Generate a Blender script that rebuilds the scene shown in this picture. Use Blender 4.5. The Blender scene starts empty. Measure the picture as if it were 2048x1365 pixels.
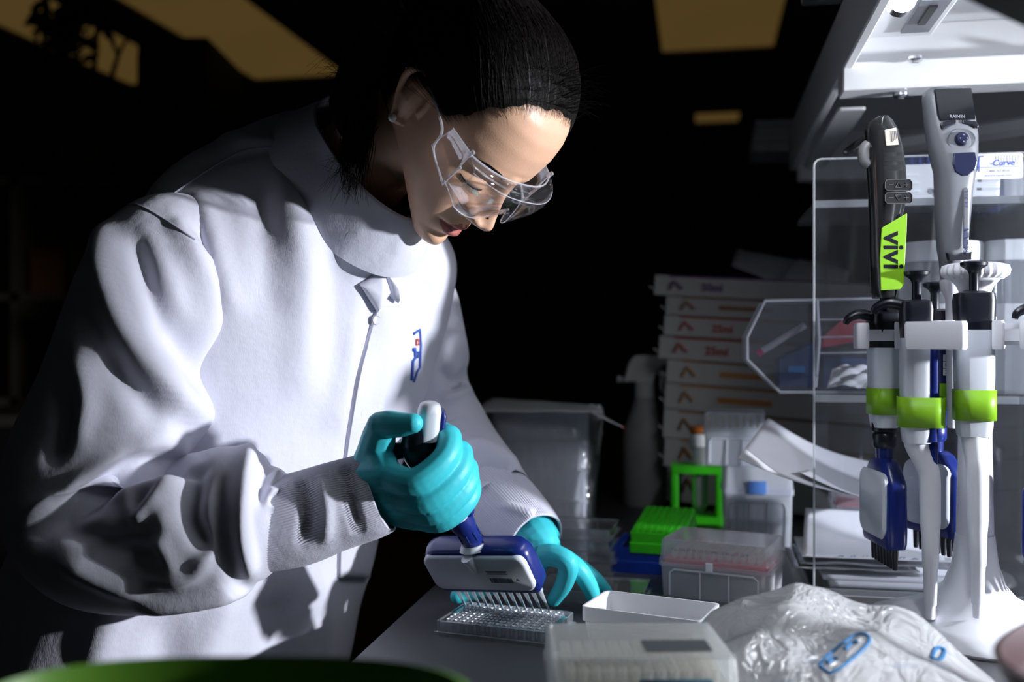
import bpy, bmesh, math, random
import numpy as np
from mathutils import Vector, Matrix, Euler
from mathutils.bvhtree import BVHTree
random.seed(7); np.random.seed(7)
C = bpy.context.scene.collection
SC = bpy.context.scene
FPX = 1991.0; CAMZ = 1.20; BENCH = 0.90
# ------------------------------------------------------------------ camera
cd = bpy.data.cameras.new('camera'); cam = bpy.data.objects.new('camera', cd); C.objects.link(cam)
cam.location = (0, 0, CAMZ); cam.rotation_euler = (math.pi/2, 0, 0)
cd.sensor_width = 36.0; cd.lens = 35.0; cd.clip_start = 0.02
cd.dof.use_dof = True; cd.dof.focus_distance = 0.985; cd.dof.aperture_fstop = 3.2
SC.camera = cam
# ------------------------------------------------------------------ world and main light
w = bpy.data.worlds.new('world'); SC.world = w; w.use_nodes = True
w.node_tree.nodes['Background'].inputs[0].default_value = (0.55, 0.6, 0.75, 1)
w.node_tree.nodes['Background'].inputs[1].default_value = 0.008
def spot(name, loc, target, power, size, blend, radius, col=(1, 1, 1)):
    l = bpy.data.lights.new(name, 'SPOT'); l.energy = power; l.spot_size = math.radians(size)
    l.spot_blend = blend; l.shadow_soft_size = radius; l.color = col
    o = bpy.data.objects.new(name, l); C.objects.link(o); o.location = loc
    o.rotation_euler = (Vector(target)-Vector(loc)).to_track_quat('-Z', 'Y').to_euler()
    return o
spot('task_light', (1.50, 0.585, 1.32), (-0.25, 1.03, 1.10), 185, 64, 0.7, 0.028, (0.90, 0.93, 1.0))
SC.view_settings.view_transform = 'Standard'; SC.view_settings.look = 'None'
SC.view_settings.gamma = 1.0; SC.view_settings.use_curve_mapping = False
SC.view_settings.exposure = 0.0

# ------------------------------------------------------------------ helpers
def P(px, py, d):                       # a measured image point at distance d -> place in the room
    return Vector(((px-1024)/FPX*d, d, CAMZ-(py-682.5)/FPX*d))
def BP(px, py, z=BENCH):                # where the sight line meets the level z
    return P(px, py, (CAMZ-z)*FPX/(py-682.5))
BA = math.radians(10.7)                 # the bench runs away from the camera at this angle
BS = Vector((math.sin(BA), math.cos(BA), 0)); BT = Vector((math.cos(BA), -math.sin(BA), 0))
def ST(s, t, z): return BS*s+BT*t+Vector((0, 0, z))

_mats = {}
def nodes(m):
    m.use_nodes = True
    return m.node_tree.nodes, m.node_tree.links, m.node_tree.nodes['Principled BSDF']
def mat(name, col, rough=0.5, metal=0.0, spec=0.5, var=0.08, scale=30.0, bump=0.0, bscale=200.0, sheen=0.0, coat=0.0, sss=0.0, emit=0.0, trans=0.0, ior=1.45, alpha=1.0):
    if name in _mats: return _mats[name]
    m = bpy.data.materials.new(name); n, l, b = nodes(m)
    b.inputs['Roughness'].default_value = rough; b.inputs['Metallic'].default_value = metal
    b.inputs['Specular IOR Level'].default_value = spec
    b.inputs['Sheen Weight'].default_value = sheen; b.inputs['Coat Weight'].default_value = coat
    b.inputs['Transmission Weight'].default_value = trans; b.inputs['IOR'].default_value = ior
    b.inputs['Alpha'].default_value = alpha
    if sss:
        b.inputs['Subsurface Weight'].default_value = sss
        b.inputs['Subsurface Radius'].default_value = (1, .35, .2); b.inputs['Subsurface Scale'].default_value = 0.004
    tc = n.new('ShaderNodeTexCoord'); nz = n.new('ShaderNodeTexNoise'); nz.inputs['Scale'].default_value = scale
    nz.inputs['Detail'].default_value = 4
    l.new(tc.outputs['Object'], nz.inputs['Vector'])
    mx = n.new('ShaderNodeMix'); mx.data_type = 'RGBA'
    c = list(col)+[1]
    mx.inputs[6].default_value = [x*(1-var) for x in c[:3]]+[1]; mx.inputs[7].default_value = [min(1, x*(1+var)) for x in c[:3]]+[1]
    l.new(nz.outputs['Fac'], mx.inputs[0]); l.new(mx.outputs[2], b.inputs['Base Color'])
    if emit:
        l.new(mx.outputs[2], b.inputs['Emission Color']); b.inputs['Emission Strength'].default_value = emit
    if bump:
        n2 = n.new('ShaderNodeTexNoise'); n2.inputs['Scale'].default_value = bscale; n2.inputs['Detail'].default_value = 3
        l.new(tc.outputs['Object'], n2.inputs['Vector'])
        bp = n.new('ShaderNodeBump'); bp.inputs['Strength'].default_value = bump; bp.inputs['Distance'].default_value = 0.002
        l.new(n2.outputs['Fac'], bp.inputs['Height']); l.new(bp.outputs['Normal'], b.inputs['Normal'])
    _mats[name] = m
    return m
def frosted(name, col, clear=0.4, rough=0.25, gloss=0.5, transl=0.45, crinkle=0.0):
    """thin translucent plastic: part clear, part scattering, with a surface sheen"""
    if name in _mats: return _mats[name]
    m = bpy.data.materials.new(name); m.use_nodes = True; n, l = m.node_tree.nodes, m.node_tree.links
    n.clear(); out = n.new('ShaderNodeOutputMaterial')
    tr = n.new('ShaderNodeBsdfTransparent'); tr.inputs[0].default_value = [0.6+0.4*x for x in col]+[1]
    di = n.new('ShaderNodeBsdfDiffuse'); di.inputs[0].default_value = list(col)+[1]
    tl = n.new('ShaderNodeBsdfTranslucent'); tl.inputs[0].default_value = list(col)+[1]
    gl = n.new('ShaderNodeBsdfGlossy'); gl.inputs[0].default_value = (1, 1, 1, 1); gl.inputs['Roughness'].default_value = rough
    tc = n.new('ShaderNodeTexCoord'); nz = n.new('ShaderNodeTexNoise'); nz.inputs['Scale'].default_value = 60
    l.new(tc.outputs['Object'], nz.inputs['Vector'])
    rmp = n.new('ShaderNodeMapRange'); dv = min(.04, (1-clear)*.5); rmp.inputs['To Min'].default_value = max(0, clear-dv); rmp.inputs['To Max'].default_value = min(1, clear+dv)
    l.new(nz.outputs['Fac'], rmp.inputs['Value'])
    m1 = n.new('ShaderNodeMixShader'); m1.inputs[0].default_value = transl; l.new(di.outputs[0], m1.inputs[1]); l.new(tl.outputs[0], m1.inputs[2])
    m2 = n.new('ShaderNodeMixShader'); l.new(rmp.outputs[0], m2.inputs[0]); l.new(m1.outputs[0], m2.inputs[1]); l.new(tr.outputs[0], m2.inputs[2])
    fr = n.new('ShaderNodeFresnel'); fr.inputs[0].default_value = 1.45
    mu = n.new('ShaderNodeMath'); mu.operation = 'MULTIPLY'; mu.inputs[1].default_value = gloss; l.new(fr.outputs[0], mu.inputs[0])
    m3 = n.new('ShaderNodeMixShader'); l.new(mu.outputs[0], m3.inputs[0]); l.new(m2.outputs[0], m3.inputs[1]); l.new(gl.outputs[0], m3.inputs[2])
    if crinkle:
        vo_ = n.new('ShaderNodeTexVoronoi'); vo_.inputs['Scale'].default_value = 55; vo_.feature = 'F1'; n5 = n.new('ShaderNodeTexNoise'); n5.inputs['Scale'].default_value = 22; n5.inputs['Distortion'].default_value = 1.5
        l.new(tc.outputs['Object'], n5.inputs['Vector']); l.new(n5.outputs['Color'], vo_.inputs['Vector']); vo_.inputs['Scale'].default_value = 7
        bp = n.new('ShaderNodeBump'); bp.inputs['Strength'].default_value = crinkle; bp.inputs['Distance'].default_value = .01; l.new(vo_.outputs['Distance'], bp.inputs['Height'])
        for q in (di, tl, gl): l.new(bp.outputs['Normal'], q.inputs['Normal'])
    l.new(m3.outputs[0], out.inputs[0]); _mats[name] = m
    return m

def catmull(pts, n):
    p = np.array([list(q) for q in pts], float); k = len(p)
    if k == 2: return p[0]+(p[1]-p[0])*np.linspace(0, 1, n)[:, None]
    pp = np.vstack([2*p[0]-p[1], p, 2*p[-1]-p[-2]]); out = []
    for u in np.linspace(0, k-1-1e-9, n):
        i = int(u); t = u-i; a, b, c, d = pp[i:i+4]
        out.append(0.5*((2*b)+(-a+c)*t+(2*a-5*b+4*c-d)*t*t+(-a+3*b-3*c+d)*t**3))
    return np.array(out)

class G:
    def __init__(s): s.v = []; s.f = []; s.n = 0
    def add(s, v, f):
        k = s.n; v = [tuple(float(c) for c in q) for q in v]; s.v += v; s.f += [tuple(i+k for i in q) for q in f]; s.n += len(v); return s
    def xform(s, M):
        s.v = [tuple(M @ Vector(q)) for q in s.v]; return s
    def box(s, c, d, rz=0.0, M=None):
        x, y, z = [q/2 for q in d]; R = M if M else Matrix.Rotation(rz, 3, 'Z'); c = Vector(c)
        v = [c+R @ Vector((a*x, b*y, e*z)) for e in (-1, 1) for a, b in ((-1, -1), (1, -1), (1, 1), (-1, 1))]
        return s.add(v, [(3, 2, 1, 0), (4, 5, 6, 7), (0, 1, 5, 4), (1, 2, 6, 5), (2, 3, 7, 6), (3, 0, 4, 7)])
    def loft(s, rings, cap=(True, True), closed=True):
        n = len(rings[0]); v = [q for r in rings for q in r]; f = []
        for i in range(len(rings)-1):
            for j in range(n if closed else n-1):
                a = i*n+j; b = i*n+(j+1) % n; f.append((a, b, b+n, a+n))
        if cap[0]: f.append(tuple(range(n-1, -1, -1)))
        if cap[1]: f.append(tuple((len(rings)-1)*n+j for j in range(n)))
        return s.add(v, f)
    def rr(s, levels, seg=4, cap=(True, True), M=None, c=(0, 0, 0)):
        """stack of rounded rectangles: levels of (sx, sy, r, z[, dx, dy])"""
        rings = []
        for lv in levels:
            sx, sy, r, z = lv[:4]; dx, dy = (lv[4], lv[5]) if len(lv) > 4 else (0, 0); r = max(1e-5, min(r, sx/2, sy/2)); ring = []
            for k, (a, b) in enumerate(((1, 1), (-1, 1), (-1, -1), (1, -1))):
                for q in range(seg+1):
                    t = math.pi/2*(k+q/seg); ring.append((a*(sx/2-r)+r*math.cos(t)+dx+c[0], b*(sy/2-r)+r*math.sin(t)+dy+c[1], z+c[2]))
            if M: ring = [M @ Vector(q) for q in ring]
            rings.append(ring)
        return s.loft(rings, cap)
    def lathe(s, prof, n=24, c=(0, 0, 0), cap=(True, True), M=None):
        rings = []
        for r, z in prof:
            ring = [(c[0]+r*math.cos(2*math.pi*i/n), c[1]+r*math.sin(2*math.pi*i/n), c[2]+z) for i in range(n)]
            if M: ring = [M @ Vector(q) for q in ring]
            rings.append(ring)
        return s.loft(rings, cap)
    def tube(s, pts, rad, n=8, cap=(True, True), smooth=0):
        if smooth:
            k = len(pts)
            if not np.isscalar(rad): rad = list(np.interp(np.linspace(0, k-1, smooth), range(k), rad))
            pts = catmull(pts, smooth)
        p = np.array([list(q) for q in pts], float); m = len(p)
        if np.isscalar(rad): rad = [rad]*m
        t = np.gradient(p, axis=0); t /= np.linalg.norm(t, axis=1)[:, None]+1e-12
        a = np.array([0, 0, 1.0]); 
        if abs(t[0] @ a) > .9: a = np.array([1.0, 0, 0])
        u = a-t[0]*(a @ t[0]); u /= np.linalg.norm(u); rings = []
        for i in range(m):
            u = u-t[i]*(u @ t[i]); u /= np.linalg.norm(u); w_ = np.cross(t[i], u)
            rings.append([p[i]+rad[i]*(math.cos(2*math.pi*k/n)*u+math.sin(2*math.pi*k/n)*w_) for k in range(n)])
        return s.loft(rings, cap)
    def ball(s, c, r, n=12, m=8, sc=(1, 1, 1)):
        c = np.array(c, float); rings = [[c+np.array(sc)*r*np.array([math.sin(a)*math.cos(2*math.pi*k/n), math.sin(a)*math.sin(2*math.pi*k/n), -math.cos(a)]) for k in range(n)] for a in np.linspace(0.05, math.pi-0.05, m)]
        return s.loft(rings)
    def grid(s, Q):
        Q = np.asarray(Q); a, b = Q.shape[:2]
        return s.add(Q.reshape(-1, 3), [(i*b+j, i*b+j+1, (i+1)*b+j+1, (i+1)*b+j) for i in range(a-1) for j in range(b-1)])
    def build(s, name, m, parent=None, world=False, smooth=True, bevel=0.0, solid=0.0, subsurf=0, ang=40):
        me = bpy.data.meshes.new(name); vs = s.v
        if parent is not None and world:
            Mi = MX[parent.name].inverted(); vs = [tuple(Mi @ Vector(q)) for q in vs]
        me.from_pydata(vs, [], s.f); me.update()
        bm = bmesh.new(); bm.from_mesh(me); bmesh.ops.recalc_face_normals(bm, faces=bm.faces); bm.to_mesh(me); bm.free()
        if m: me.materials.append(m)
        return link(name, me, parent, smooth, bevel, solid, subsurf, ang)
MX = {}
def link(name, me, parent=None, smooth=True, bevel=0.0, solid=0.0, subsurf=0, ang=40):
    o = bpy.data.objects.new(name, me); C.objects.link(o)
    if parent is not None:
        o.parent = parent; MX[o.name] = MX[parent.name]
    else: MX[o.name] = Matrix()
    if smooth:
        me.shade_smooth()
        if ang < 180: me.set_sharp_from_angle(angle=math.radians(ang))
    if solid:
        q = o.modifiers.new('solid', 'SOLIDIFY'); q.thickness = solid; q.offset = 0
    if bevel:
        q = o.modifiers.new('bevel', 'BEVEL'); q.width = bevel; q.segments = 2; q.limit_method = 'ANGLE'; q.angle_limit = math.radians(40)
    if subsurf:
        q = o.modifiers.new('sub', 'SUBSURF'); q.levels = subsurf; q.render_levels = subsurf
    return o
def tag(o, label, cat, group=None, kind=None):
    if label: o['label'] = label
    if cat: o['category'] = cat
    if group: o['group'] = group
    if kind: o['kind'] = kind
    return o
def thing(name, loc, label, cat, rz=0.0, group=None, rot=None):
    o = bpy.data.objects.new(name, None); C.objects.link(o); o.empty_display_size = 0.02
    o.location = loc; o.rotation_euler = rot if rot else (0, 0, rz)
    MX[o.name] = Matrix.Translation(Vector(loc)) @ (Euler(rot) if rot else Euler((0, 0, rz))).to_matrix().to_4x4()
    return tag(o, label, cat, group)
def struct(o):
    o['kind'] = 'structure'; return o
def text_mesh(body, size, M, m, parent=None, name='lettering', align='CENTER', depth=0.0, shear=0.0, world=False, bold=0.0):
    cu = bpy.data.curves.new('t', 'FONT'); cu.body = body; cu.size = size; cu.align_x = align; cu.align_y = 'CENTER'
    cu.extrude = depth; cu.shear = shear; cu.offset = bold; cu.resolution_u = 3
    o = bpy.data.objects.new('t', cu); C.objects.link(o); bpy.context.view_layer.update()
    me = bpy.data.meshes.new_from_object(o.evaluated_get(bpy.context.evaluated_depsgraph_get()))
    bpy.data.objects.remove(o)
    if parent is not None and world: M = MX[parent.name].inverted() @ M
    me.transform(M); me.materials.clear(); me.materials.append(m)
    return link(name, me, parent, smooth=False)
def frame(o, x, y):                      # matrix with origin o, x axis along text, y axis up the letters
    x = Vector(x).normalized(); y = Vector(y); y = (y-x*y.dot(x)).normalized(); z = x.cross(y)
    return Matrix(((x.x, y.x, z.x, o[0]), (x.y, y.y, z.y, o[1]), (x.z, y.z, z.z, o[2]), (0, 0, 0, 1)))
def remeshed(g, voxel, smooth_it=6, fac=0.5):
    """one continuous skin over overlapping closed pieces"""
    me = bpy.data.meshes.new('tmp'); me.from_pydata(g.v, [], g.f); me.update()
    bm = bmesh.new(); bm.from_mesh(me); bmesh.ops.recalc_face_normals(bm, faces=bm.faces); bm.to_mesh(me); bm.free()
    o = bpy.data.objects.new('tmp', me); C.objects.link(o)
    r = o.modifiers.new('r', 'REMESH'); r.mode = 'VOXEL'; r.voxel_size = voxel
    q = o.modifiers.new('s', 'SMOOTH'); q.iterations = smooth_it; q.factor = fac
    bpy.context.view_layer.update()
    out = bpy.data.meshes.new_from_object(o.evaluated_get(bpy.context.evaluated_depsgraph_get()))
    bpy.data.objects.remove(o); return out
def px_of(V):
    return np.stack([1024+FPX*V[:, 0]/V[:, 1], 682.5-FPX*(V[:, 2]-CAMZ)/V[:, 1]], 1)
def stroke_w(q, pts, width, taper=True):
    """weight of points q (N,2) near the polyline pts"""
    pts = catmull([(a, b, 0) for a, b in pts], 24)[:, :2]; best = np.full(len(q), 1e9); par = np.zeros(len(q))
    for i in range(len(pts)-1):
        a, b = pts[i], pts[i+1]; d = b-a; t = np.clip(((q-a) @ d)/(d @ d+1e-9), 0, 1); dd = np.linalg.norm(q-(a+t[:, None]*d), axis=1)
        m = dd < best; best[m] = dd[m]; par[m] = (i+t[m])/(len(pts)-1)
    wgt = np.exp(-(best/width)**2)
    if taper: wgt *= np.clip(np.minimum(par, 1-par)*5, 0, 1)**0.7*0.85+0.15
    return wgt
def grid_normals(Q, closed=True):
    if closed: du = np.roll(Q, -1, 1)-np.roll(Q, 1, 1)
    else: du = np.gradient(Q, axis=1)
    dv = np.gradient(Q, axis=0); n = np.cross(du, dv); n /= np.linalg.norm(n, axis=2)[:, :, None]+1e-12
    return n
def carve(Q, strokes, center, closed=True, gain=1.0, slim=1.0, soft=0):
    """press and raise folds in a cloth grid; strokes = (image points, width px, height m)"""
    sh = Q.shape; n = grid_normals(Q, closed).reshape(-1, 3); V = Q.reshape(-1, 3).copy()
    sgn = np.sign(((V-np.repeat(center, sh[1], 0))*n).sum(1).mean()); n = n*sgn
    view = np.array([0, 0, CAMZ])-V; view /= np.linalg.norm(view, axis=1)[:, None]
    fac = np.clip(((view*n).sum(1)+0.15)/0.45, 0, 1); q = px_of(V); disp = np.zeros(len(V))
    for s in strokes: disp += s[2]*gain*stroke_w(q, s[0], s[1]*slim)
    V += n*(np.tanh(disp/.022)*.022*fac)[:, None]
    V = V.reshape(sh)
    for _ in range(soft):                     # relax the cloth a little so that creases stay clean
        W = V.copy(); W[1:-1] = (V[:-2]+V[2:]+2*V[1:-1])/4
        if closed: V = (np.roll(W, 1, 1)+np.roll(W, -1, 1)+2*W)/4
        else: V = W
    return V
# ================================================================== the room
M_wall = mat('wall_paint', (.30, .29, .27), .8, var=.05, bump=.1)
M_ceil = mat('ceiling_tile', (.35, .34, .32), .9, var=.1, scale=60, bump=.2)
M_floor = mat('floor_vinyl', (.16, .16, .17), .45, var=.2, scale=12)
struct(G().box((-1, 4, -.05), (11, 13, .1)).build('floor', M_floor, smooth=False))
struct(G().box((-1, 4, 2.75), (11, 13, .1)).build('ceiling', M_ceil, smooth=False))
struct(G().box((-1, 10.55, 1.35), (11, .1, 2.7)).build('wall_back', M_wall, smooth=False))
struct(G().box((-6.55, 4, 1.35), (.1, 13, 2.7)).build('wall_left', M_wall, smooth=False))
struct(G().box((4.55, 4, 1.35), (.1, 13, 2.7)).build('wall_right', M_wall, smooth=False))
M_frame = mat('light_frame', (.25, .24, .22), .6)
M_panel = mat('light_diffuser', (.070, .043, .0125), .6, var=.12, scale=1.5, emit=1.0)
def ceiling_light(s0, s1, t0, t1, label):
    c = ST((s0+s1)/2, (t0+t1)/2, 2.68); o = thing('ceiling_light', c, label, 'ceiling light', -BA, 'warm ceiling lights')
    L, W = s1-s0, t1-t0
    G().rr([(W, L, .01, .0), (W, L, .01, .012)]).build('diffuser', M_panel, o)
    for k in (-1, 1):
        G().box((k*(W/2+.015), 0, .004), (.03, L+.06, .03)).build('frame_rail', M_frame, o, smooth=False)
        G().box((0, k*(L/2+.015), .004), (W, .03, .03)).build('frame_rail', M_frame, o, smooth=False)
ceiling_light(3.3, 5.22, -3.217, -2.75, 'dim warm ceiling light at the far left above the bare twigs')
ceiling_light(3.7, 5.25, -2.465, -1.92, 'dim warm ceiling light behind the loose strands of hair')
ceiling_light(3.8, 5.14, -.19, .36, 'dim warm ceiling light at the top right beside the shelf')
ceiling_light(6.55, 6.85, -.03, .25, 'small far ceiling light low behind the white cartons')

# ------------------------------------------------------------------ the bench
M_top = mat('bench_resin', (.080, .080, .088), .38, var=.12, scale=8, bump=.05, bscale=400)
M_cab = mat('bench_cabinet', (.22, .21, .20), .5)
M_steel = mat('steel', (.6, .6, .62), .25, metal=1)
T0 = -.323
b = thing('lab_bench', ST(1.6, .25, 0), 'dark grey resin lab bench beside the person', 'lab bench', -BA)
G().rr([(1.146, 3.2, .004, .864), (1.146, 3.2, .004, .897), (1.14, 3.194, .004, .90)], c=(0, 0, 0)).build('worktop', M_top, b)
G().box((.03, 0, .48), (1.0, 3.1, .766)).build('cabinet_body', M_cab, b, smooth=False)
G().box((.05, 0, .05), (.9, 3.0, .1)).build('plinth', mat('plinth', (.05, .05, .05), .6), b, smooth=False)
for k in range(5):
    y = -1.24+k*.62
    d = G().box((-.481, y, .40), (.022, .60, .58)).build('door', M_cab, b, smooth=False, bevel=.003)
    G().tube([(-.492, y+.22, .60), (-.515, y+.22, .60), (-.515, y+.22, .48), (-.492, y+.22, .48)], .005).build('handle', M_steel, d)
    d = G().box((-.481, y, .775), (.022, .60, .14)).build('drawer', M_cab, b, smooth=False, bevel=.003)
    G().tube([(-.492, y-.06, .78), (-.515, y-.06, .78), (-.515, y+.06, .78), (-.492, y+.06, .78)], .005).build('handle', M_steel, d)

# ------------------------------------------------------------------ overhead shelf
M_shelf = mat('shelf_enamel', (.78, .79, .81), .32, var=.05, coat=.1)
M_dark = mat('dark_plastic', (.012, .012, .014), .45)
sh = thing('overhead_shelf', ST(1.2, .5, 1.49), 'white enamelled overhead shelf with slotted underside above the bench', 'shelf', -BA)
def loc_st(s, t, z): return (t-.5, s-1.2, z-1.49)
def sbox(s0, s1, t0, t1, z0, z1, name, m, par=sh, bevel=.002):
    return G().box(loc_st((s0+s1)/2, (t0+t1)/2, (z0+z1)/2), (t1-t0, s1-s0, z1-z0)).build(name, m, par, smooth=False, bevel=bevel)
sbox(.45, 1.95, .178, .95, 1.585, 1.605, 'shelf_board', M_shelf)
sbox(.45, 1.95, .166, .178, 1.523, 1.605, 'edge_lip', M_shelf)
sbox(1.232, 1.275, .166, .95, 1.497, 1.53, 'cross_beam', M_shelf)
sbox(1.275, 1.30, .178, .95, 1.53, 1.585, 'cross_web', M_shelf)
sbox(1.90, 1.94, .178, .95, 1.497, 1.585, 'cross_beam', M_shelf)
G().rr([(.035, .45, .004, 0), (.035, .45, .004, .004)], c=loc_st(1.60, .197, 1.505)).build('bracket', M_shelf, sh)
# slotted light strip housings on the underside
for s0, s1, t0, t1, dk in ((.62, 1.215, .186, .262, 1), (.62, 1.20, .36, .56, 0)):
    h = sbox(s0, s1, t0, t1, 1.552, 1.585, 'light_housing', M_shelf)
    if dk:
        G().box(loc_st(1.135, .238, 1.5505), (.030, .11, .004)).build('slot_plate', mat('slot_grey', (.18, .19, .22), .35), h, smooth=False)
        G().box(loc_st(1.125, .238, 1.5475), (.008, .06, .003)).build('slot', M_dark, h, smooth=False)
M_tube = mat('tube_glow', (.9, .93, 1.0), .3, var=.0, emit=34.0)
tl = G().tube([loc_st(.55, .196, 1.537), loc_st(1.035, .196, 1.537)], .0125, 14).build('light_tube', M_tube, sh)
G().tube([loc_st(1.035, .196, 1.537), loc_st(1.05, .196, 1.537)], .0135, 14).build('tube_cap', M_steel, tl)
for s, t, z in ((1.22, .245, 1.529), (1.253, .235, 1.4955), (1.253, .50, 1.4955), (1.22, .47, 1.529)):
    g = G().lathe([(.009, 0), (.009, -.003), (.006, -.0055), (.001, -.006)], 16, c=loc_st(s, t, z)); q = g.build('screw', M_steel, sh)
    G().box(loc_st(s, t, z-.0058), (.008, .0015, .001), .5).build('screw_slot', M_dark, q, smooth=False)
for t in (.93,):   # post that carry the shelf, standing on the bench
    G().box(loc_st(1.92, t, 1.1985), (.04, .025, .597)).build('post', M_shelf, sh, smooth=False, bevel=.003)
# diagonal stay under the shelf
G().tube([loc_st(1.60, .30, 1.50), loc_st(1.42, .62, 1.51)], .014, 6).build('stay', M_shelf, sh)

# ------------------------------------------------------------------ things far behind
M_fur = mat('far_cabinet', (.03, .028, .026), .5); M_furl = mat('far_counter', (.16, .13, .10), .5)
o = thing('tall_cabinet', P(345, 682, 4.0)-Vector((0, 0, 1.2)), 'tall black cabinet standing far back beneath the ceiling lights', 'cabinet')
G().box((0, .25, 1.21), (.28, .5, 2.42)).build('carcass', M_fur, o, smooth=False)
for k in (-1, 1):
    d = G().box((k*.07, -.008, 1.25), (.135, .016, 2.2)).build('door', M_fur, o, smooth=False, bevel=.003)
    G().tube([(k*.015, -.018, 1.15), (k*.015, -.035, 1.17), (k*.015, -.035, 1.28), (k*.015, -.018, 1.3)], .005).build('handle', M_steel, d)
o = thing('far_counter', (-1.8, 3.25, 0), 'brown far counter with a pale front rail in the dark background', 'counter')
G().box((0, .3, .94), (2.3, .65, .04)).build('worktop', M_furl, o, smooth=False, bevel=.004)
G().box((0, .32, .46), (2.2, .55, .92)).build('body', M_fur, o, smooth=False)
for k in range(4):
    d = G().box((-.82+k*.55, .035, .5), (.52, .02, .72)).build('door', M_fur, o, smooth=False, bevel=.003)
    G().tube([(-.9+k*.55, .022, .8), (-.9+k*.55, .0, .8), (-.74+k*.55, .0, .8), (-.74+k*.55, .022, .8)], .006).build('handle', M_steel, d)
r = thing('far_shelf_unit', (-1.8, 3.75, .96), 'open brown shelving on the far counter', 'shelves')
for k in (-1.1, 0, 1.1): G().box((k, 0, .42), (.03, .3, .84)).build('upright', M_furl, r, smooth=False)
for z in (.02, .40, .82): G().box((0, 0, z), (2.2, .3, .03)).build('board', M_furl, r, smooth=False)
cols = [('cream', (.45, .36, .24)), ('rust red', (.30, .07, .03)), ('tan', (.35, .25, .13)), ('dull white', (.5, .46, .4)), ('orange brown', (.35, .14, .04)), ('olive', (.16, .15, .06))]
xs = -1.06
for k in range(8):
    xs = .04 if k == 4 else xs
    nm, c = cols[k % 6]; wd = .12+.035*((k*7) % 4); hh = .16+.04*((k*5) % 4)
    bx = thing('storage_box', (-1.8+xs+wd/2, 3.73, .96+.416), ('%s storage box on the far shelving, %s from the left' % (nm, ('first', 'second', 'third', 'fourth', 'fifth', 'sixth', 'seventh', 'eighth', 'ninth')[k])), 'box', 0, 'boxes on the far shelving')
    G().rr([(wd, .2, .006, 0), (wd*1.02, .2, .006, hh*.8)]).build('body', mat('far_'+nm, c, .7), bx)
    G().rr([(wd*1.05, .21, .006, hh*.8), (wd*1.05, .21, .006, hh)]).build('lid', mat('far_lid_'+nm, [q*.7 for q in c], .7), bx)
    xs += wd*1.05+.02
tp = thing('dry_branch_plant', P(160, 330, 3.45), 'tall bare twigs with a dark leafy clump in front of the ceiling light', 'plant')
tp.location.z = 1.795; MX[tp.name] = Matrix.Translation(tp.location)
G().lathe([(.05, 0), (.075, .10), (.07, .10), (.05, .02)], 16).build('pot', mat('pot', (.12, .08, .05), .7), tp)
M_twig = mat('twig', (.10, .075, .045), .8); M_leaf = mat('dark_leaf', (.015, .017, .010), .7)
base = tp.location
for pts in ([(150, 345), (140, 250), (135, 170), (133, 90)], [(165, 345), (178, 230), (190, 120), (196, 20)], [(175, 345), (205, 250), (222, 160), (238, 105)]):
    s_ = G().tube([P(x, y, 3.45)-base for x, y in pts], [.013, .011, .010, .008], 6, smooth=14).build('stem', M_twig, tp)
    if pts[-1][0] == 238:
        G().tube([P(x, y, 3.45)-base for x, y in ((236, 110), (250, 85), (275, 60))], [.008, .006, .004], 6, smooth=8).build('twig', M_twig, s_)
        G().tube([P(x, y, 3.45)-base for x, y in ((236, 110), (222, 80), (200, 45))], [.008, .006, .004], 6, smooth=8).build('twig', M_twig, s_)
g = G(); rnd = random.Random(3)
for k in range(150):
    c = P(rnd.gauss(135, 32), rnd.gauss(58, 34), 3.45+rnd.uniform(-.08, .08))-base; a = rnd.uniform(0, 6.28); e = rnd.uniform(-1, 1)
    d = Vector((math.cos(a), math.sin(a)*.5, e)).normalized()*.045; n_ = Vector((rnd.uniform(-1, 1), rnd.uniform(-1, 1), rnd.uniform(-1, 1))).cross(d).normalized()*.016
    g.add([c-d, c+n_, c+d, c-n_], [(0, 1, 2, 3)])
lf = g.build('leaves', M_leaf, tp, solid=.001); lf['kind'] = 'stuff'
# ================================================================== the person
# ---- materials
def cloth_mat(name, col, weave=900.0, bump=.25):
    m = mat(name, col, .82, spec=.25, var=.03, scale=25, sheen=.25); n, l, b = nodes(m)
    tc = n.new('ShaderNodeTexCoord'); wv = n.new('ShaderNodeTexNoise'); wv.inputs['Scale'].default_value = weave; wv.inputs['Detail'].default_value = 2
    mp = n.new('ShaderNodeMapping'); mp.inputs['Scale'].default_value = (1, 1, .35); l.new(tc.outputs['Object'], mp.inputs[0]); l.new(mp.outputs[0], wv.inputs['Vector'])
    n3 = n.new('ShaderNodeTexNoise'); n3.inputs['Scale'].default_value = 28; n3.inputs['Detail'].default_value = 3; l.new(tc.outputs['Object'], n3.inputs['Vector'])
    bp = n.new('ShaderNodeBump'); bp.inputs['Strength'].default_value = bump; bp.inputs['Distance'].default_value = .0006; l.new(wv.outputs['Fac'], bp.inputs['Height'])
    b2 = n.new('ShaderNodeBump'); b2.inputs['Strength'].default_value = .35; b2.inputs['Distance'].default_value = .006; l.new(n3.outputs['Fac'], b2.inputs['Height'])
    l.new(bp.outputs['Normal'], b2.inputs['Normal']); l.new(b2.outputs['Normal'], b.inputs['Normal'])
    return m
M_coat = cloth_mat('coat_cloth', (.70, .70, .80))
M_black = mat('black_cloth', (.012, .012, .014), .9)
M_skin = mat('skin', (.70, .42, .28), .42, var=.07, scale=90, bump=.10, bscale=900, sss=.12, spec=.45)
M_lip = mat('lips', (.42, .13, .115), .36, var=.12, scale=300, bump=.2, bscale=700, sss=.15)
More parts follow.
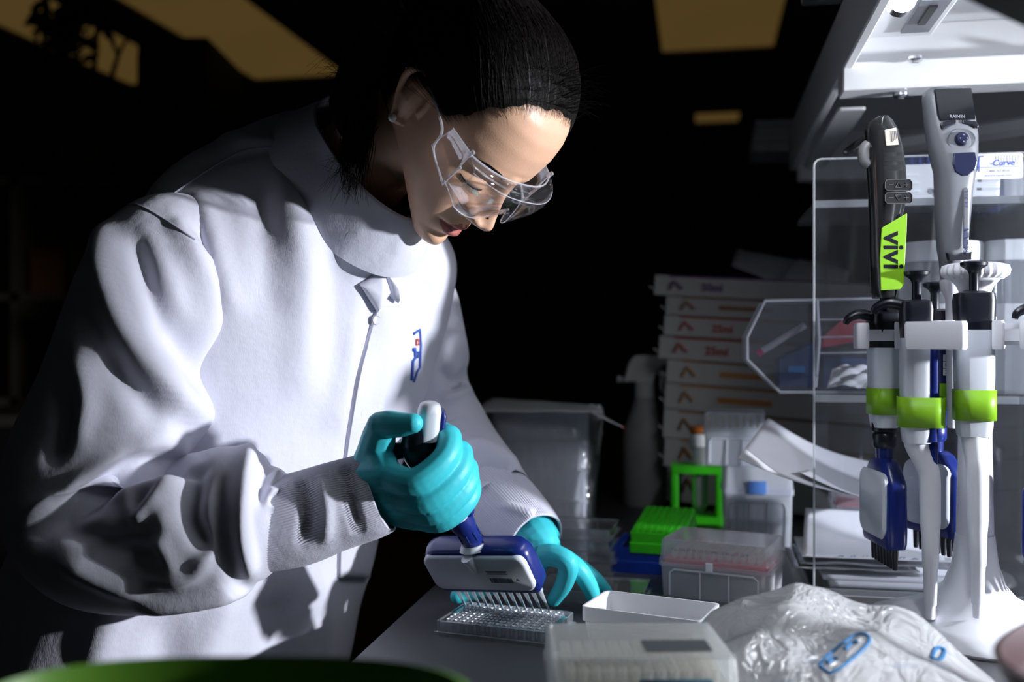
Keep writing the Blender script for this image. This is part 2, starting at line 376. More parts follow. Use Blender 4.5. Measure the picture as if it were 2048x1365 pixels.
M_glove = mat('glove_nitrile', (.045, .50, .57), .45, var=.06, scale=40, bump=.18, bscale=70, spec=.35)
M_hair = mat('hair_black', (.008, .0065, .006), .45, var=.3, scale=200, spec=.14)
person = thing('person', (-.43, 1.17, 0), 'person in white lab coat, clear safety glasses and teal gloves leaning over bench', 'person')

def unit(v): v = np.array(v, float); return v/np.linalg.norm(v)
# ---- coat torso -----------------------------------------------------------
# z, cx, cy, facing angle, tilt, half width, front depth, back depth
RG = [(.50, -.470, 1.20, 34, 0, .275, .195, .185),
      (.70, -.440, 1.19, 35, 2, .255, .180, .170),
      (.85, -.400, 1.18, 36, 4, .235, .165, .155),
      (.95, -.362, 1.175, 38, 7, .222, .152, .148),
      (1.05, -.322, 1.165, 40, 11, .212, .140, .140),
      (1.14, -.287, 1.155, 42, 16, .205, .132, .136),
      (1.22, -.256, 1.145, 44, 23, .200, .126, .134),
      (1.285, -.236, 1.137, 45, 31, .196, .122, .132),
      (1.335, -.219, 1.128, 46, 38, .180, .122, .126),
      (1.365, -.202, 1.118, 46, 44, .128, .126, .120),
      (1.382, -.186, 1.108, 46, 50, .090, .132, .108),
      (1.388, -.178, 1.102, 46, 51, .075, .122, .098)]
RGa = catmull([r[:3] for r in RG], 150); RGb = catmull([r[3:6] for r in RG], 150); RGc = catmull([(r[6], r[7], 0) for r in RG], 150)
def torso_ring(z, cx, cy, fa, tau, a, bf, bb, n=180, e=2.35, grow=0.0):
    fa = math.radians(fa); tau = math.radians(tau)
    Fh = np.array([math.cos(fa), -math.sin(fa), 0.]); Lh = np.array([math.sin(fa), math.cos(fa), 0.])
    D = Fh*math.cos(tau)-np.array([0, 0, 1.])*math.sin(tau); th = np.arange(n)*2*math.pi/n
    co, si = np.cos(th), np.sin(th); r = (np.abs(co)**e+np.abs(si)**e)**(-1/e)
    b = np.where(co > 0, bf, bb)
    return np.array([cx, cy, z])+(r*si*(a+grow))[:, None]*Lh+(r*co*(b+grow))[:, None]*D
TQ = np.array([torso_ring(a[0], a[1], a[2], *b_, c_[0], c_[1]) for a, b_, c_ in zip(RGa, RGb, RGc)])
TC = np.stack([RGa[:, 1], RGa[:, 2], RGa[:, 0]], 1)
torso_folds = [
    ([(390, 385), (425, 470), (448, 560), (465, 640)], 20, .010),
    ([(560, 330), (600, 480), (610, 640), (600, 800)], 34, .008), ([(510, 340), (530, 480), (540, 640)], 22, -.006),
    ([(650, 420), (670, 560), (665, 760)], 26, -.006), ([(720, 640), (690, 780), (660, 860)], 22, .007),
    ([(760, 570), (735, 660), (712, 740)], 10, -.006),
    ([(800, 620), (790, 740), (770, 820)], 24, .006), ([(850, 560), (862, 660), (850, 760)], 20, -.006),
    ([(470, 1170), (430, 1260), (400, 1365)], 26, .012), ([(560, 1190), (555, 1280), (560, 1365)], 22, -.012),
    ([(250, 1190), (210, 1270), (190, 1365)], 34, .014), ([(330, 1240), (330, 1300), (320, 1365)], 26, -.014),
    ([(640, 1140), (650, 1250), (640, 1365)], 20, .008),
    ([(745, 1090), (735, 1200), (700, 1330)], 18, .006), ([(420, 262), (500, 285), (600, 290)], 14, .006),
    ([(300, 350), (400, 330), (520, 300), (610, 285)], 10, -.003)]
TQ = carve(TQ, torso_folds, TC, True, 1.3, .9, 3)
coat = G().loft(list(TQ), cap=(False, False)).build('lab_coat', M_coat, person, world=True, ang=180)
TB = BVHTree.FromPolygons([Vector(p) for p in TQ.reshape(-1, 3)], [(i*180+j, i*180+(j+1) % 180, (i+1)*180+(j+1) % 180, (i+1)*180+j) for i in range(149) for j in range(180)])
def hit(px, py, bvh, lift=0.0):
    o = Vector((0, 0, CAMZ)); d = (P(px, py, 1)-o).normalized(); h = bvh.ray_cast(o, d)
    if h[0] is None: return None, None
    n = h[1]; n = n if n.dot(d) < 0 else -n
    return h[0]+n*lift, n
# ---- sleeves --------------------------------------------------------------
def sleeve_grid(pts, rad, n=140, m=200, flat=1.0, start=None):
    c = catmull(pts, m); r = catmull([(x, 0, 0) for x in rad], m)[:, 0]
    t = np.gradient(c, axis=0); t /= np.linalg.norm(t, axis=1)[:, None]; u = np.array(start if start is not None else (0, -1., 0)); rows = []
    for i in range(m):
        u = u-t[i]*(u @ t[i]); u /= np.linalg.norm(u); w_ = np.cross(t[i], u); th = np.arange(n)*2*math.pi/n
        rows.append(c[i]+r[i]*(np.cos(th)[:, None]*u*flat+np.sin(th)[:, None]*w_))
    return np.array(rows), c
SR, SRc = sleeve_grid([(-.300, 1.050, 1.300), (-.335, 1.022, 1.302), (-.355, 1.004, 1.285), (-.366, .990, 1.241), (-.382, .985, 1.142), (-.412, .980, 1.063),
                       (-.400, .965, 1.018), (-.330, .955, 1.012), (-.268, .952, 1.028), (-.236, .949, 1.030), (-.216, .948, 1.030)],
                      [.030, .050, .060, .068, .084, .084, .076, .072, .072, .056, .042], start=(0, -1, 0))
sleeve_folds = [
    ([(205, 442), (207, 541), (240, 647), (290, 725), (367, 796), (438, 852)], 26, .013),
    ([(262, 470), (311, 600), (372, 690), (418, 780)], 26, -.016), ([(212, 704), (250, 760), (330, 840)], 22, -.014),
    ([(345, 440), (396, 541), (412, 600), (420, 690)], 24, .014),
    ([(300, 640), (340, 690), (380, 700)], 18, -.008),
    ([(262, 900), (335, 880), (396, 905)], 13, .014), ([(30, 1045), (120, 985), (200, 935), (262, 902)], 12, .012),
    ([(60, 1085), (170, 1010), (260, 940), (370, 925)], 22, -.018), ([(340, 850), (380, 880), (405, 915)], 14, -.010),
    ([(270, 1055), (310, 1005), (355, 962)], 12, .012), ([(250, 985), (268, 1035), (290, 1050)], 10, .006),
    ([(396, 930), (380, 1030), (420, 1110)], 24, -.014), ([(330, 1000), (320, 1090), (360, 1160)], 20, .006),
    ([(500, 885), (480, 970), (478, 1060), (500, 1150)], 20, .014), ([(520, 880), (580, 905), (620, 950)], 18, .010),
    ([(440, 950), (442, 1050), (460, 1130)], 15, -.008),
    ([(268, 1215), (370, 1205), (495, 1180)], 14, .008), ([(120, 1120), (200, 1160), (290, 1190)], 22, .008), ([(180, 1095), (260, 1110), (320, 1130)], 20, -.010)]
sleeve_folds += [([(150, 700), (175, 800), (150, 890)], 18, .010), ([(120, 760), (135, 850), (95, 930)], 14, -.010), ([(300, 930), (350, 945), (420, 930)], 9, -.008), ([(200, 1000), (300, 975), (380, 950)], 9, .008), ([(110, 1060), (220, 1075), (330, 1060)], 16, -.010), ([(430, 1090), (380, 1150), (300, 1165)], 14, .009), ([(560, 900), (530, 960), (520, 1010)], 10, -.007)]
for k in range(13): sleeve_folds.append(([(520+k*4, 905+k*19), (535+k*4, 908+k*19), (556+k*3, 912+k*18)], 5, .0045*(-1)**k))
SR = carve(SR, sleeve_folds, SRc, True, 1.55, .80, 3)
sl = G().loft(list(SR), cap=(True, False)).build('sleeve', M_coat, coat, world=True, ang=180)
SL, SLc = sleeve_grid([(-.175, 1.175, 1.325), (-.150, 1.225, 1.305), (-.138, 1.250, 1.275), (-.122, 1.272, 1.19), (-.113, 1.285, 1.125), P(905, 895, 1.265), P(955, 957, 1.21), P(1005, 1008, 1.17)],
                      [.045, .056, .060, .061, .062, .058, .052, .043], start=(0, -1, 0))
left_folds = [([(905, 560), (925, 660), (940, 740)], 16, .008), ([(880, 740), (915, 765), (945, 740)], 13, -.012), ([(880, 800), (915, 790), (940, 770)], 10, .008),
              ([(935, 890), (985, 905), (1035, 945)], 16, .012), ([(940, 950), (990, 945), (1030, 985)], 14, -.010), ([(960, 985), (1000, 985), (1045, 1015)], 10, .008), ([(1005, 930), (1020, 960), (1010, 975)], 8, -.008)]
SL = carve(SL, left_folds, SLc)
G().loft(list(SL), cap=(True, False)).build('sleeve', M_coat, coat, world=True, ang=180)
# ---- knitted cuffs (ribs are real ridges)
M_knit = cloth_mat('cuff_knit', (.66, .66, .76), 700, .35)
def cuff(pts, rad, ribs, folds, start):
    Q, c = sleeve_grid(pts, rad, n=ribs*6, m=70, start=start); th = np.arange(ribs*6); w_ = (np.cos(th*2*math.pi/6)*.0004)
    Q = Q+(Q-c[:, None, :])/np.linalg.norm(Q-c[:, None, :], axis=2)[:, :, None]*w_[None, :, None]
    Q = carve(Q, folds, c); inner = Q[::-1]*1.0; ci = c[::-1]
    inner = ci[:, None, :]+(inner-ci[:, None, :])*.93
    return G().loft(list(Q)+list(inner), cap=(False, False)).build('cuff', M_knit, coat, world=True, ang=180)
cuff([(-.244, .948, 1.022), (-.205, .948, 1.030), (-.170, .947, 1.042), (-.138, .945, 1.052), (-.124, .944, 1.057)], [.043, .044, .042, .0405, .0385], 110,
     [([(600, 960), (612, 1020), (605, 1090)], 12, -.005), ([(640, 950), (655, 1020), (650, 1090)], 14, .004), ([(690, 930), (700, 1000), (720, 1070)], 12, -.004)], (0, -1, 0))
cuff([P(980, 982, 1.19), P(1025, 1028, 1.155), P(1055, 1060, 1.13), P(1072, 1080, 1.115)], [.044, .0405, .037, .034], 90, [([(1000, 1010), (1040, 1020), (1070, 1030)], 10, .004)], (0, -1, 0))
# ---- collar
CN = unit((.69*.766, -.72*.766, .64))
def collar_ring(up, a, bf, bb, dx=0, n=120, e=2.0):
    c = np.array([-.182, 1.105, 1.383])+CN*up; fa = math.radians(46); tau = math.radians(50)
    q = torso_ring(c[2], c[0], c[1], 46, 50, a, bf, bb, n=n, e=e)
    return q
Q = [collar_ring(-.014, .094, .140, .112), collar_ring(0, .090, .139, .106), collar_ring(.016, .082, .135, .096), collar_ring(.034, .071, .128, .084), collar_ring(.050, .063, .122, .074), collar_ring(.0535, .061, .120, .072),
     collar_ring(.050, .059, .118, .070), collar_ring(.02, .074, .128, .09), collar_ring(-.01, .083, .13, .10)]
Q = np.array(Q); cc = Q.mean(1)
Q = carve(Q, [([(650, 330), (690, 420), (740, 500)], 12, .004), ([(700, 480), (740, 510), (790, 500)], 14, -.005), ([(640, 250), (660, 320), (675, 370)], 14, -.003)], cc)
G().loft(list(Q), cap=(False, False)).build('collar', M_coat, coat, world=True, ang=180)
# collar points folded at the throat
def flap(pts, d0, name='collar_point', m=M_coat, th=.004):
    """small folded cloth piece between image points lying over the coat"""
    A = [P(x, y, d) for x, y, d in pts]; n_ = (A[1]-A[0]).cross(A[2]-A[0]).normalized()
    if n_.y > 0: n_ = -n_
    cen = sum(A, Vector())/len(A); g = G(); k = len(A)
    outer = []
    for i in range(k):
        for t in (0, .25, .5, .75): outer.append(A[i].lerp(A[(i+1) % k], t))
    rings = [[q-n_*th for q in outer], [q for q in outer], [q.lerp(cen, .25)+n_*th for q in outer], [q.lerp(cen, .6)+n_*th*1.6 for q in outer], [q.lerp(cen, .95)+n_*th*1.8 for q in outer]]
    return g.loft(rings).build(name, m, coat, world=True, ang=60)
# ---- placket and snaps follow the coat front
def ribbon(pxs, width, lift, name, m, bvh=TB, parent=coat, thick=.002, n=60):
    L = catmull([(a, b, 0) for a, b in pxs], n); g = G(); rings = []
    W = catmull([(x, 0, 0) for x in width], n)[:, 0] if not np.isscalar(width) else np.full(n, width)
    for i in range(n):
        row = []
        for t, lf in ((-.5, 0), (-.47, lift), (-.2, lift*1.3), (.2, lift*1.3), (.47, lift), (.5, 0)):
            h, nn = hit(L[i][0]+t*W[i], L[i][1], bvh, lf)
            if h is None: break
            row.append(h)
        if len(row) == 6: rings.append(row)
    return g.loft(rings, cap=(False, False), closed=False).build(name, m, parent, world=True, ang=50, solid=thick)
ribbon([(776, 612), (760, 680), (742, 760), (728, 850), (714, 960), (708, 1060), (704, 1200), (700, 1362)], [44, 54, 60, 62, 62, 62, 62, 62], .0035, 'placket', M_coat)
def on_coat(x, y, up): return (x, y, hit(x, y, TB, up)[0].y)
flap([on_coat(722, 572, .010), on_coat(768, 546, .018), on_coat(782, 585, .014), on_coat(756, 626, .008)], 0)
flap([on_coat(772, 548, .016), on_coat(806, 552, .018), on_coat(797, 607, .012), on_coat(781, 592, .010)], 0)
G().tube([hit(757, 626, TB, .001)[0], hit(750, 652, TB, .001)[0], hit(747, 672, TB, .0005)[0]], [.002, .0035, .001], 8).build('front_gap_shade', M_black, coat, world=True)  # black strip on the cloth paints the shade inside the coat opening
M_snap = mat('snap_metal', (.75, .75, .80), .28, metal=.6)
for x, y in ((722, 822), (704, 1116), (748, 640)):
    h, nn = hit(x, y, TB, .004)
    if h is None: continue
    Mx = nn.to_track_quat('Z', 'Y').to_matrix().to_4x4(); Mx.translation = h
    G().lathe([(.0055, 0), (.0055, .001), (.0048, .0018), (.0040, .001), (.0036, .0004), (.0008, .0006)], 20, M=Mx).build('snap_button', M_snap, coat, world=True)
# stitched seams
M_seam = cloth_mat('coat_seam', (.55, .55, .64))
def seam(pxs, bvh, par=coat, r=.0011, lift=.0004):
    L = catmull([(a, b, 0) for a, b in pxs], 40); pts = [hit(x, y, bvh, lift)[0] for x, y, _ in L]; pts = [p for p in pts if p is not None]
    if len(pts) > 3: G().tube(pts, r, 6).build('seam', M_seam, par, world=True)
seam([(330, 400), (400, 352), (480, 305), (540, 296), (605, 302)], TB)
SB = BVHTree.FromPolygons([Vector(p) for p in SR.reshape(-1, 3)], [(i*140+j, i*140+(j+1) % 140, (i+1)*140+(j+1) % 140, (i+1)*140+j) for i in range(199) for j in range(140)])
seam([(215, 420), (270, 410), (330, 440), (390, 480)], SB)
# woven badge on the far chest
M_bdg = mat('badge_blue', (.05, .12, .45), .7); M_bdr = mat('badge_red', (.55, .08, .05), .7)
for pts, m, r in (([(826, 668), (838, 660), (840, 690), (838, 735), (832, 745), (826, 765)], M_bdg, .0016), ([(831, 680), (836, 680), (836, 690), (831, 690), (831, 680)], M_bdr, .0012),
                  ([(824, 700), (828, 698), (829, 715), (824, 722), (822, 760)], M_bdg, .0022), ([(832, 705), (835, 704), (834, 716)], M_bdg, .0011)):
    q = [hit(x, y, TB, .001)[0] for x, y in pts]; q = [x for x in q if x is not None]
    if len(q) > 2: G().tube(q, r, 6).build('badge_stitching', m, coat, world=True)
# ---- head (local axes: x = her left, y = forward, z = up, metres) -----------
HO = np.array([-.0545, 1.0095, 1.4242])
HL = np.array([.5344, .8452, .0081]); HF = np.array([.4146, -.2538, -.8739]); HU = np.array([.7366, -.4703, .4860])
HB = np.stack([HL, HF, HU], 1)
def H(x, y, z): return HO+HB @ np.array([x, y, z])/1000.0
def Hn(A): return HO+(np.asarray(A)/1000.0) @ HB.T
LV = np.array([(118, 12, -8, -26), (114, 36, 24, -54), (106, 52, 46, -72), (96, 62, 64, -83), (85, 68.5, 77, -90), (72, 72, 85, -95), (55, 74, 90, -98), (35, 75, 92, -99), (20, 74, 90, -97),
               (5, 72, 87.5, -93), (-10, 69.5, 88, -86), (-25, 66, 90, -76), (-40, 62, 92.5, -64), (-56, 56.5, 93.5, -52), (-70, 49.5, 92, -44), (-80, 43, 91, -40), (-89, 33, 88, -36), (-95, 23, 82, -32), (-99, 11, 68, -28)], float)
LV = LV[::-1]
def lv(z, k): return np.interp(z, LV[:, 0], LV[:, k])
_zz = np.linspace(-99, 118, 400); _sm = {}
for k in (1, 2, 3):
    a = lv(_zz, k); ker = np.hanning(23); ker /= ker.sum(); ap = np.pad(a, 11, mode='reflect', reflect_type='odd'); _sm[k] = np.convolve(ap, ker, 'valid')
def lvs(z, k): return np.interp(z, _zz, _sm[k])
def ga(x, s): return np.exp(-(x/s)**2)
def feat(x, z):
    """relief of the face, forward, in mm"""
    ax = np.abs(x); y = np.zeros_like(x)
    hz = np.interp(z, [-37, -33, -28, -22, -17, -8, 2, 12, 22, 32], [2, 14, 23.5, 26.5, 26.0, 22, 16, 10, 5, 0]); sw = np.interp(z, [-36, -24, -15, 0, 20], [15, 15, 11.5, 8.5, 9])
    y += hz*np.exp(-np.abs(x/sw)**2.3)
    y += 2.5*np.exp(-(ax/9)**2-((z+23)/8)**2)
    y += 12*np.exp(-((ax-15)/6.6)**2-((z+25.5)/6.5)**2)                    # wings of the nose
    y -= 6.0*np.exp(-((ax-6.5)/3.2)**2-((z+35.5)/2.6)**2)                     # nostrils
    y -= 2.2*np.exp(-((ax-23)/3.5)**2-((z+26)/8)**2)
    y -= 8.0*np.exp(-((ax-31)/17)**2-((z-7)/11)**2)                           # sockets
    y -= 3.0*np.exp(-((ax-15)/6)**2-((z-8)/9)**2)
    y += 7.2*np.exp(-((ax-31)/13)**2-((z-3)/8.5)**2)                          # lids
    y -= 1.6*np.exp(-((ax-31)/15)**2-((z-13)/2.2)**2)                         # lid crease
    y -= 1.6*np.exp(-((ax-31)/13)**2-((z+4)/1.3)**2)                          # lower lash line
    y += 2.6*np.exp(-((ax-29)/19)**2-((z-24)/6.5)**2)                         # brows
    y += 3.6*np.exp(-((ax-44)/17)**2-((z+17)/16)**2)                          # cheeks
    y -= 2.2*np.exp(-((ax-25)/5)**2-((z+40)/12)**2)
    y += 4.6*np.exp(-(ax/16)**2.4-((z+49.5)/5.0)**2)                          # upper lip
    y += 5.2*np.exp(-(ax/15)**2.4-((z+62.0)/5.2)**2)                          # lower lip
    y -= 5.2*np.exp(-(ax/21)**4-((z+55.6)/1.7)**2)                            # mouth line
    y -= 2.4*np.exp(-((ax-24)/4.5)**2-((z+56)/5)**2)
    y -= 1.5*np.exp(-(ax/3)**2-((z+42)/6)**2)
    y -= 3.6*np.exp(-(ax/19)**2-((z+72.5)/5.0)**2)
    y += 4.2*np.exp(-(ax/17)**2-((z+86)/10)**2)                               # chin
    return y
def ysurf(x, z, e=2.25):
    x = np.asarray(x, float); z = np.asarray(z, float); w_ = lvs(z, 1); f = lvs(z, 2)
    return f*np.maximum(0, 1-(np.abs(x)/w_)**e)**(1/e)+feat(x, z)
NA = 260; uu = np.linspace(-1, 1, NA, endpoint=False); TH = math.pi*np.sign(uu)*np.abs(uu)**1.45
ZL = np.concatenate([np.linspace(-99, 40, 240), np.linspace(40.8, 118, 70)])
rows = []
for z in ZL:
    w_, f, b_ = lvs(z, 1), lvs(z, 2), lvs(z, 3); e = 2.25; co, si = np.cos(TH), np.sin(TH); r = (np.abs(co)**e+np.abs(si)**e)**(-1/e)
    x = w_*r*si; y = np.where(co > 0, f, -b_)*r*co; y = y+feat(x, np.full_like(x, z))*np.clip(co*3, 0, 1)
    k = np.clip((-z-32)/67, 0, 1)**1.2*50; zz = z+k*np.clip((74-y)/74, 0, 1.15)
    rows.append(np.stack([x, y, zz], 1))
HG = np.array(rows)
hg = G().loft([list(Hn(r)) for r in HG])
# ears
for sd in (-1, 1):
    hel = [(70, 8, -2), (73, 9, 14), (77, 4, 27), (81, -8, 33), (84, -20, 29), (84, -25, 16), (80, -22, 1), (75, -13, -14), (71, -4, -24), (70, 3, -20)]
    hg.tube([H(sd*a, b_, c_) for a, b_, c_ in hel], [.0035, .0032, .0034, .0036, .0038, .0038, .0036, .004, .0052, .004], 8, smooth=40)
    hg.tube([H(sd*a, b_, c_) for a, b_, c_ in [(73, -1, 26), (77, -12, 20), (77, -15, 8), (73, -9, -6), (70, 0, -12)]], [.002, .003, .0034, .003, .003], 8, smooth=24)
    pl = [H(sd*a, b_, c_) for a, b_, c_ in [(66, 2, 4), (70, -9, 8)]]
    hg.tube([H(sd*a, b_, c_) for a, b_, c_ in [(69, -6, -20), (71, -9, 0), (72, -10, 22)]], [.0075, .011, .010], 12)
# neck and the hidden trunk under the coat
NB = [H(0, 2, -28), H(0, -22, -52), H(0, -34, -80), np.array([-.180, 1.108, 1.378]), np.array([-.215, 1.13, 1.31]), np.array([-.26, 1.15, 1.2])]
hg.tube(NB, [.050, .0535, .0525, .058, .075, .08], 40, smooth=40)
me = remeshed(hg, .00125, 2, .35)
me.materials.clear(); me.materials.append(M_skin); me.materials.append(M_lip)
Vw = np.empty(len(me.vertices)*3); me.vertices.foreach_get('co', Vw); Vw = Vw.reshape(-1, 3); Vl = (Vw-HO) @ HB*1000
cen = np.empty(len(me.polygons)*3); me.polygons.foreach_get('center', cen); cl = (cen.reshape(-1, 3)-HO) @ HB*1000
ax = np.abs(cl[:, 0]); up_ = -47.3+3.2*ga(ax-6, 5)-1.8*ga(ax, 3)-(ax/23)**2*9.5; lo_ = -67.2+(ax/23)**2*11
ml = ((cl[:, 2] < up_) & (cl[:, 2] > lo_) & (ax < 22.5) & (cl[:, 1] > 70)).astype(np.int32)
me.polygons.foreach_set('material_index', ml)
Mi = MX[person.name].inverted(); me.transform(Mi); me.update()
body = link('body', me, person, ang=180)
# ---- lashes, brows, teeth line, mole
for sd in (-1, 1):
    g = G(); q = np.linspace(16.5, 46, 16); zc = -1.2-3.0*np.sin((q-16)/30*math.pi)+(q-31)*.05
    pts = [H(sd*a, ysurf(a, b_)+.5, b_) for a, b_ in zip(q, zc)]
    g.tube(pts, [.0003]+[.00085]*14+[.0004], 6)
    for a, b_ in zip(np.linspace(20, 46, 22), np.interp(np.linspace(20, 46, 22), q, zc)):
        y0 = ysurf(a, b_)+.5; g.tube([H(sd*a, y0, b_), H(sd*(a+1.5), y0+4, b_-2.6), H(sd*(a+2.6), y0+7, b_-2.6)], [.00022, .00016, .00005], 4)
    g.build('eyelashes', M_hair, body, world=True)
rr_ = random.Random(5)
for sd in (-1, 1):
    g = G()
    for k in range(170):
        t = rr_.random(); a = 13+t*38; zc = 22+5.5*math.sin(min(1, t*1.15)*math.pi*.72)-3.5*max(0, t-.65)/.35+rr_.uniform(-1, 1)*(2.6-1.5*t)
        y0 = float(ysurf(a, zc)); dx = 5.5; dz = 2.2-4*t
        g.tube([H(sd*a, y0+.2, zc), H(sd*(a+dx*.5), float(ysurf(a+dx*.5, zc+dz*.5))+.9, zc+dz*.5), H(sd*(a+dx), float(ysurf(a+dx, zc+dz))+.5, zc+dz)], [.0002, .00022, .00006], 4)
    g.build('eyebrow', M_hair, body, world=True)
G().ball(H(-6, ysurf(6, -15)+.1, -15), .0011, 10, 6).build('mole', mat('mole', (.10, .03, .02), .6), body, world=True)
# ---- earring
er = H(-73, -4, -24)
e_ = G().ball(er+np.array([-.002, -.004, -.001]), .0042, 16, 10).build('earring', mat('pearl', (.75, .74, .72), .15, coat=.6, spec=.8), person, world=True)
# ---- shirt at the throat
Q = [collar_ring(u_, a, bf, bb) for u_, a, bf, bb in ((-.02, .072, .10, .085), (.005, .068, .092, .08), (.028, .064, .084, .074), (.031, .062, .082, .072), (.02, .060, .08, .07))]
G().loft([list(r) for r in Q], cap=(False, False)).build('shirt', M_black, person, world=True)
# ---- legs and shoes, below the frame
for sgn, x, y in ((-1, -.50, 1.08), (1, -.38, 1.27)):
    G().tube([(x+.06, y, .86), (x+.03, y, .5), (x, y, .10)], [.085, .065, .055], 16, smooth=14).build('trouser_leg', M_black, person, world=True)
    G().loft([[(x+.05+a*math.cos(t)*s_, y-.02+.047*math.sin(t)*s_, z) for t in np.linspace(0, 2*math.pi, 24, endpoint=False)] for a, s_, z in ((.135, 1, 0), (.137, 1, .03), (.12, .92, .06), (.08, .8, .10))]).build('shoe', mat('shoe', (.02, .02, .02), .5), person, world=True)

# ---- hair: combed back from the hairline to a low knot ---------------------
HC = np.array([0, -8, 28.]); HGf = HG[::2, ::2].reshape(-1, 3); HD = HGf-HC; HR = np.linalg.norm(HD, axis=1); HDn = HD/HR[:, None]
def hrad(D):
    D = np.atleast_2d(D); out = np.empty(len(D))
    for i in range(0, len(D), 400): out[i:i+400] = HR[np.argmax(D[i:i+400] @ HDn.T, axis=1)]
    return out
pole = unit((0, -.98, .18)); pe1 = np.array([1., 0, 0]); pe2 = np.cross(pole, pe1)
def is_hair(p):
    y, z = p[..., 1], p[..., 2]
    zl = np.interp(y, [-100, -34, -26, -19, 8, 16, 24, 36, 48, 58, 64, 67, 70], [-62, -55, -20, 24, 26, -14, 6, 24, 46, 70, 86, 94, 200])
    return z > zl
NAz = 240; NB_ = 70; al = np.arange(NAz)*2*math.pi/NAz; bs = np.linspace(.02, 2.6, 160)
capr = []; bmax = []
for a in al:
    d = np.cos(bs)[:, None]*pole+np.sin(bs)[:, None]*(math.cos(a)*pe1+math.sin(a)*pe2)
    p = HC+d*hrad(d)[:, None]; ok = is_hair(p); i = np.argmin(ok) if not ok.all() else len(bs)-1
    bmax.append(bs[max(4, i)])
bm_ = np.array(bmax); bm_ = (np.roll(bm_, 1)+np.roll(bm_, -1)+2*bm_)/4
def hair_pt(a, b_, bmx, off=0.0):
    a = np.broadcast_to(np.asarray(a, float), b_.shape)
    d = np.cos(b_)[:, None]*pole+np.sin(b_)[:, None]*(np.cos(a)[:, None]*pe1+np.sin(a)[:, None]*pe2)
    r = hrad(d); ker = np.array([1, 2, 3, 2, 1])/9; r = np.convolve(np.pad(r, 2, 'edge'), ker, 'valid')
    th = 14*np.clip((bmx-b_)/.75, 0, 1)**1.0+.25
    return HC+d*(r+th+off)[:, None]
for i, a in enumerate(al):
    b_ = np.linspace(.02, bm_[i]-.085-.014*math.sin(i*.33+1)-.010*math.sin(i*.81), NB_); pts = hair_pt(a, b_, bm_[i]); pts += (pts-HC)/np.linalg.norm(pts-HC, axis=1)[:, None]*(.9*math.sin(i*2.4)+.6*math.sin(i*5.1+1))*np.clip((bm_[i]-b_)/.3, 0, 1)[:, None]
    capr.append(Hn(pts))
capr = np.array(capr)                      # (azimuth, polar)
hair = G().loft([list(capr[:, j]) for j in range(NB_)], cap=(True, False)).build('hair', M_hair, person, world=True, ang=180)
def strands(specs, name, m=M_hair, par=hair):
    g = G()
    for pts, r0, r1 in specs: g.tube(pts, list(np.linspace(r0, r1, len(pts))), 3, cap=(False, False))
    o = g.build(name, m, par, world=True, ang=180); o['kind'] = 'stuff'; return o
R_ = random.Random(11); sp = []
for k in range(3600):
    i = R_.randrange(NAz); a = al[i]+R_.uniform(-.013, .013); b0 = bm_[i]+R_.gauss(-.06, .042); b_ = np.linspace(b0, max(.05, b0-R_.uniform(.5, 1.1)), 12)
    aa = a+R_.gauss(0, .13)*np.linspace(0, 1, 12); off = R_.uniform(.2, 1.6)
    pts = hair_pt(aa, b_, bm_[i], off); sp.append((Hn(pts), .00006, .00022))
strands(sp, 'combed_strands')
# knot at the back
g = G(); kc = Hn(HC+pole*128+np.array([-22, 0, -12]))
for k in range(46):
    a = R_.uniform(0, 6.28); ph = R_.uniform(-.7, .7); rr2 = R_.uniform(.026, .036); pts = []
    ax1 = unit((R_.gauss(0, 1), R_.gauss(0, 1), R_.gauss(0, 1))); ax2 = unit(np.cross(ax1, (R_.gauss(0, 1), R_.gauss(0, 1), .3)))
    for t in np.linspace(0, 5.2, 20): pts.append(kc+rr2*(math.cos(t+a)*ax1+math.sin(t+a)*ax2)*np.array([1.0, 1.0, 1.0]))
    g.tube(pts, .0042, 6)
g.ball(kc, .030, 20, 12); g.tube([P(800, 100, 1.04), P(742, 165, 1.045), P(706, 215, 1.035), P(700, 262, 1.02)], [.045, .038, .026, .012], 16, smooth=14)
g.build('hair_knot', M_hair, hair, world=True)
# loose hair beside the neck, wisps behind the head and over the brow
sp = []
for k in range(420):
    t = R_.random(); s0 = P(728+R_.uniform(-30, 28), 215+R_.uniform(-40, 40), 1.0+R_.uniform(-.03, .02)); 
    e0 = P(706+R_.gauss(0, 13), 325+R_.uniform(0, 95)*(.4+.6*t), .985+R_.uniform(-.02, .03)); md = s0.lerp(e0, .5)+Vector((R_.uniform(-.01, .006), 0, 0))
    sp.append((catmull([s0, md, e0], 12), .0006, .00012))
for k in range(150):
    s0 = P(720+R_.uniform(-25, 40), 150+R_.uniform(-70, 70), 1.02+R_.uniform(-.03, .03)); e0 = P(668+R_.gauss(0, 22), 170+R_.gauss(0, 65), 1.03+R_.uniform(-.03, .03))
    md = s0.lerp(e0, .55)+Vector((0, 0, R_.uniform(-.004, .014))); sp.append((catmull([s0, md, e0], 10), .0003, .0001))
for k in range(10):
    s0 = P(700, 130+R_.uniform(-30, 30), 1.03); e0 = P(628+R_.uniform(-20, 25), 110+R_.uniform(-25, 40), 1.03); md = s0.lerp(e0, .5)+Vector((0, 0, R_.uniform(.004, .016))); sp.append((catmull([s0, md, e0], 12), .00025, .0001))
for k in range(26):
    s0 = P(700+R_.uniform(-10, 20), 300+R_.uniform(-40, 60), .985); e0 = P(655+R_.gauss(0, 14), 345+R_.uniform(-40, 70), .985); md = s0.lerp(e0, .5)+Vector((0, 0, R_.uniform(-.004, .004))); sp.append((catmull([s0, md, e0], 8), .00022, .0001))
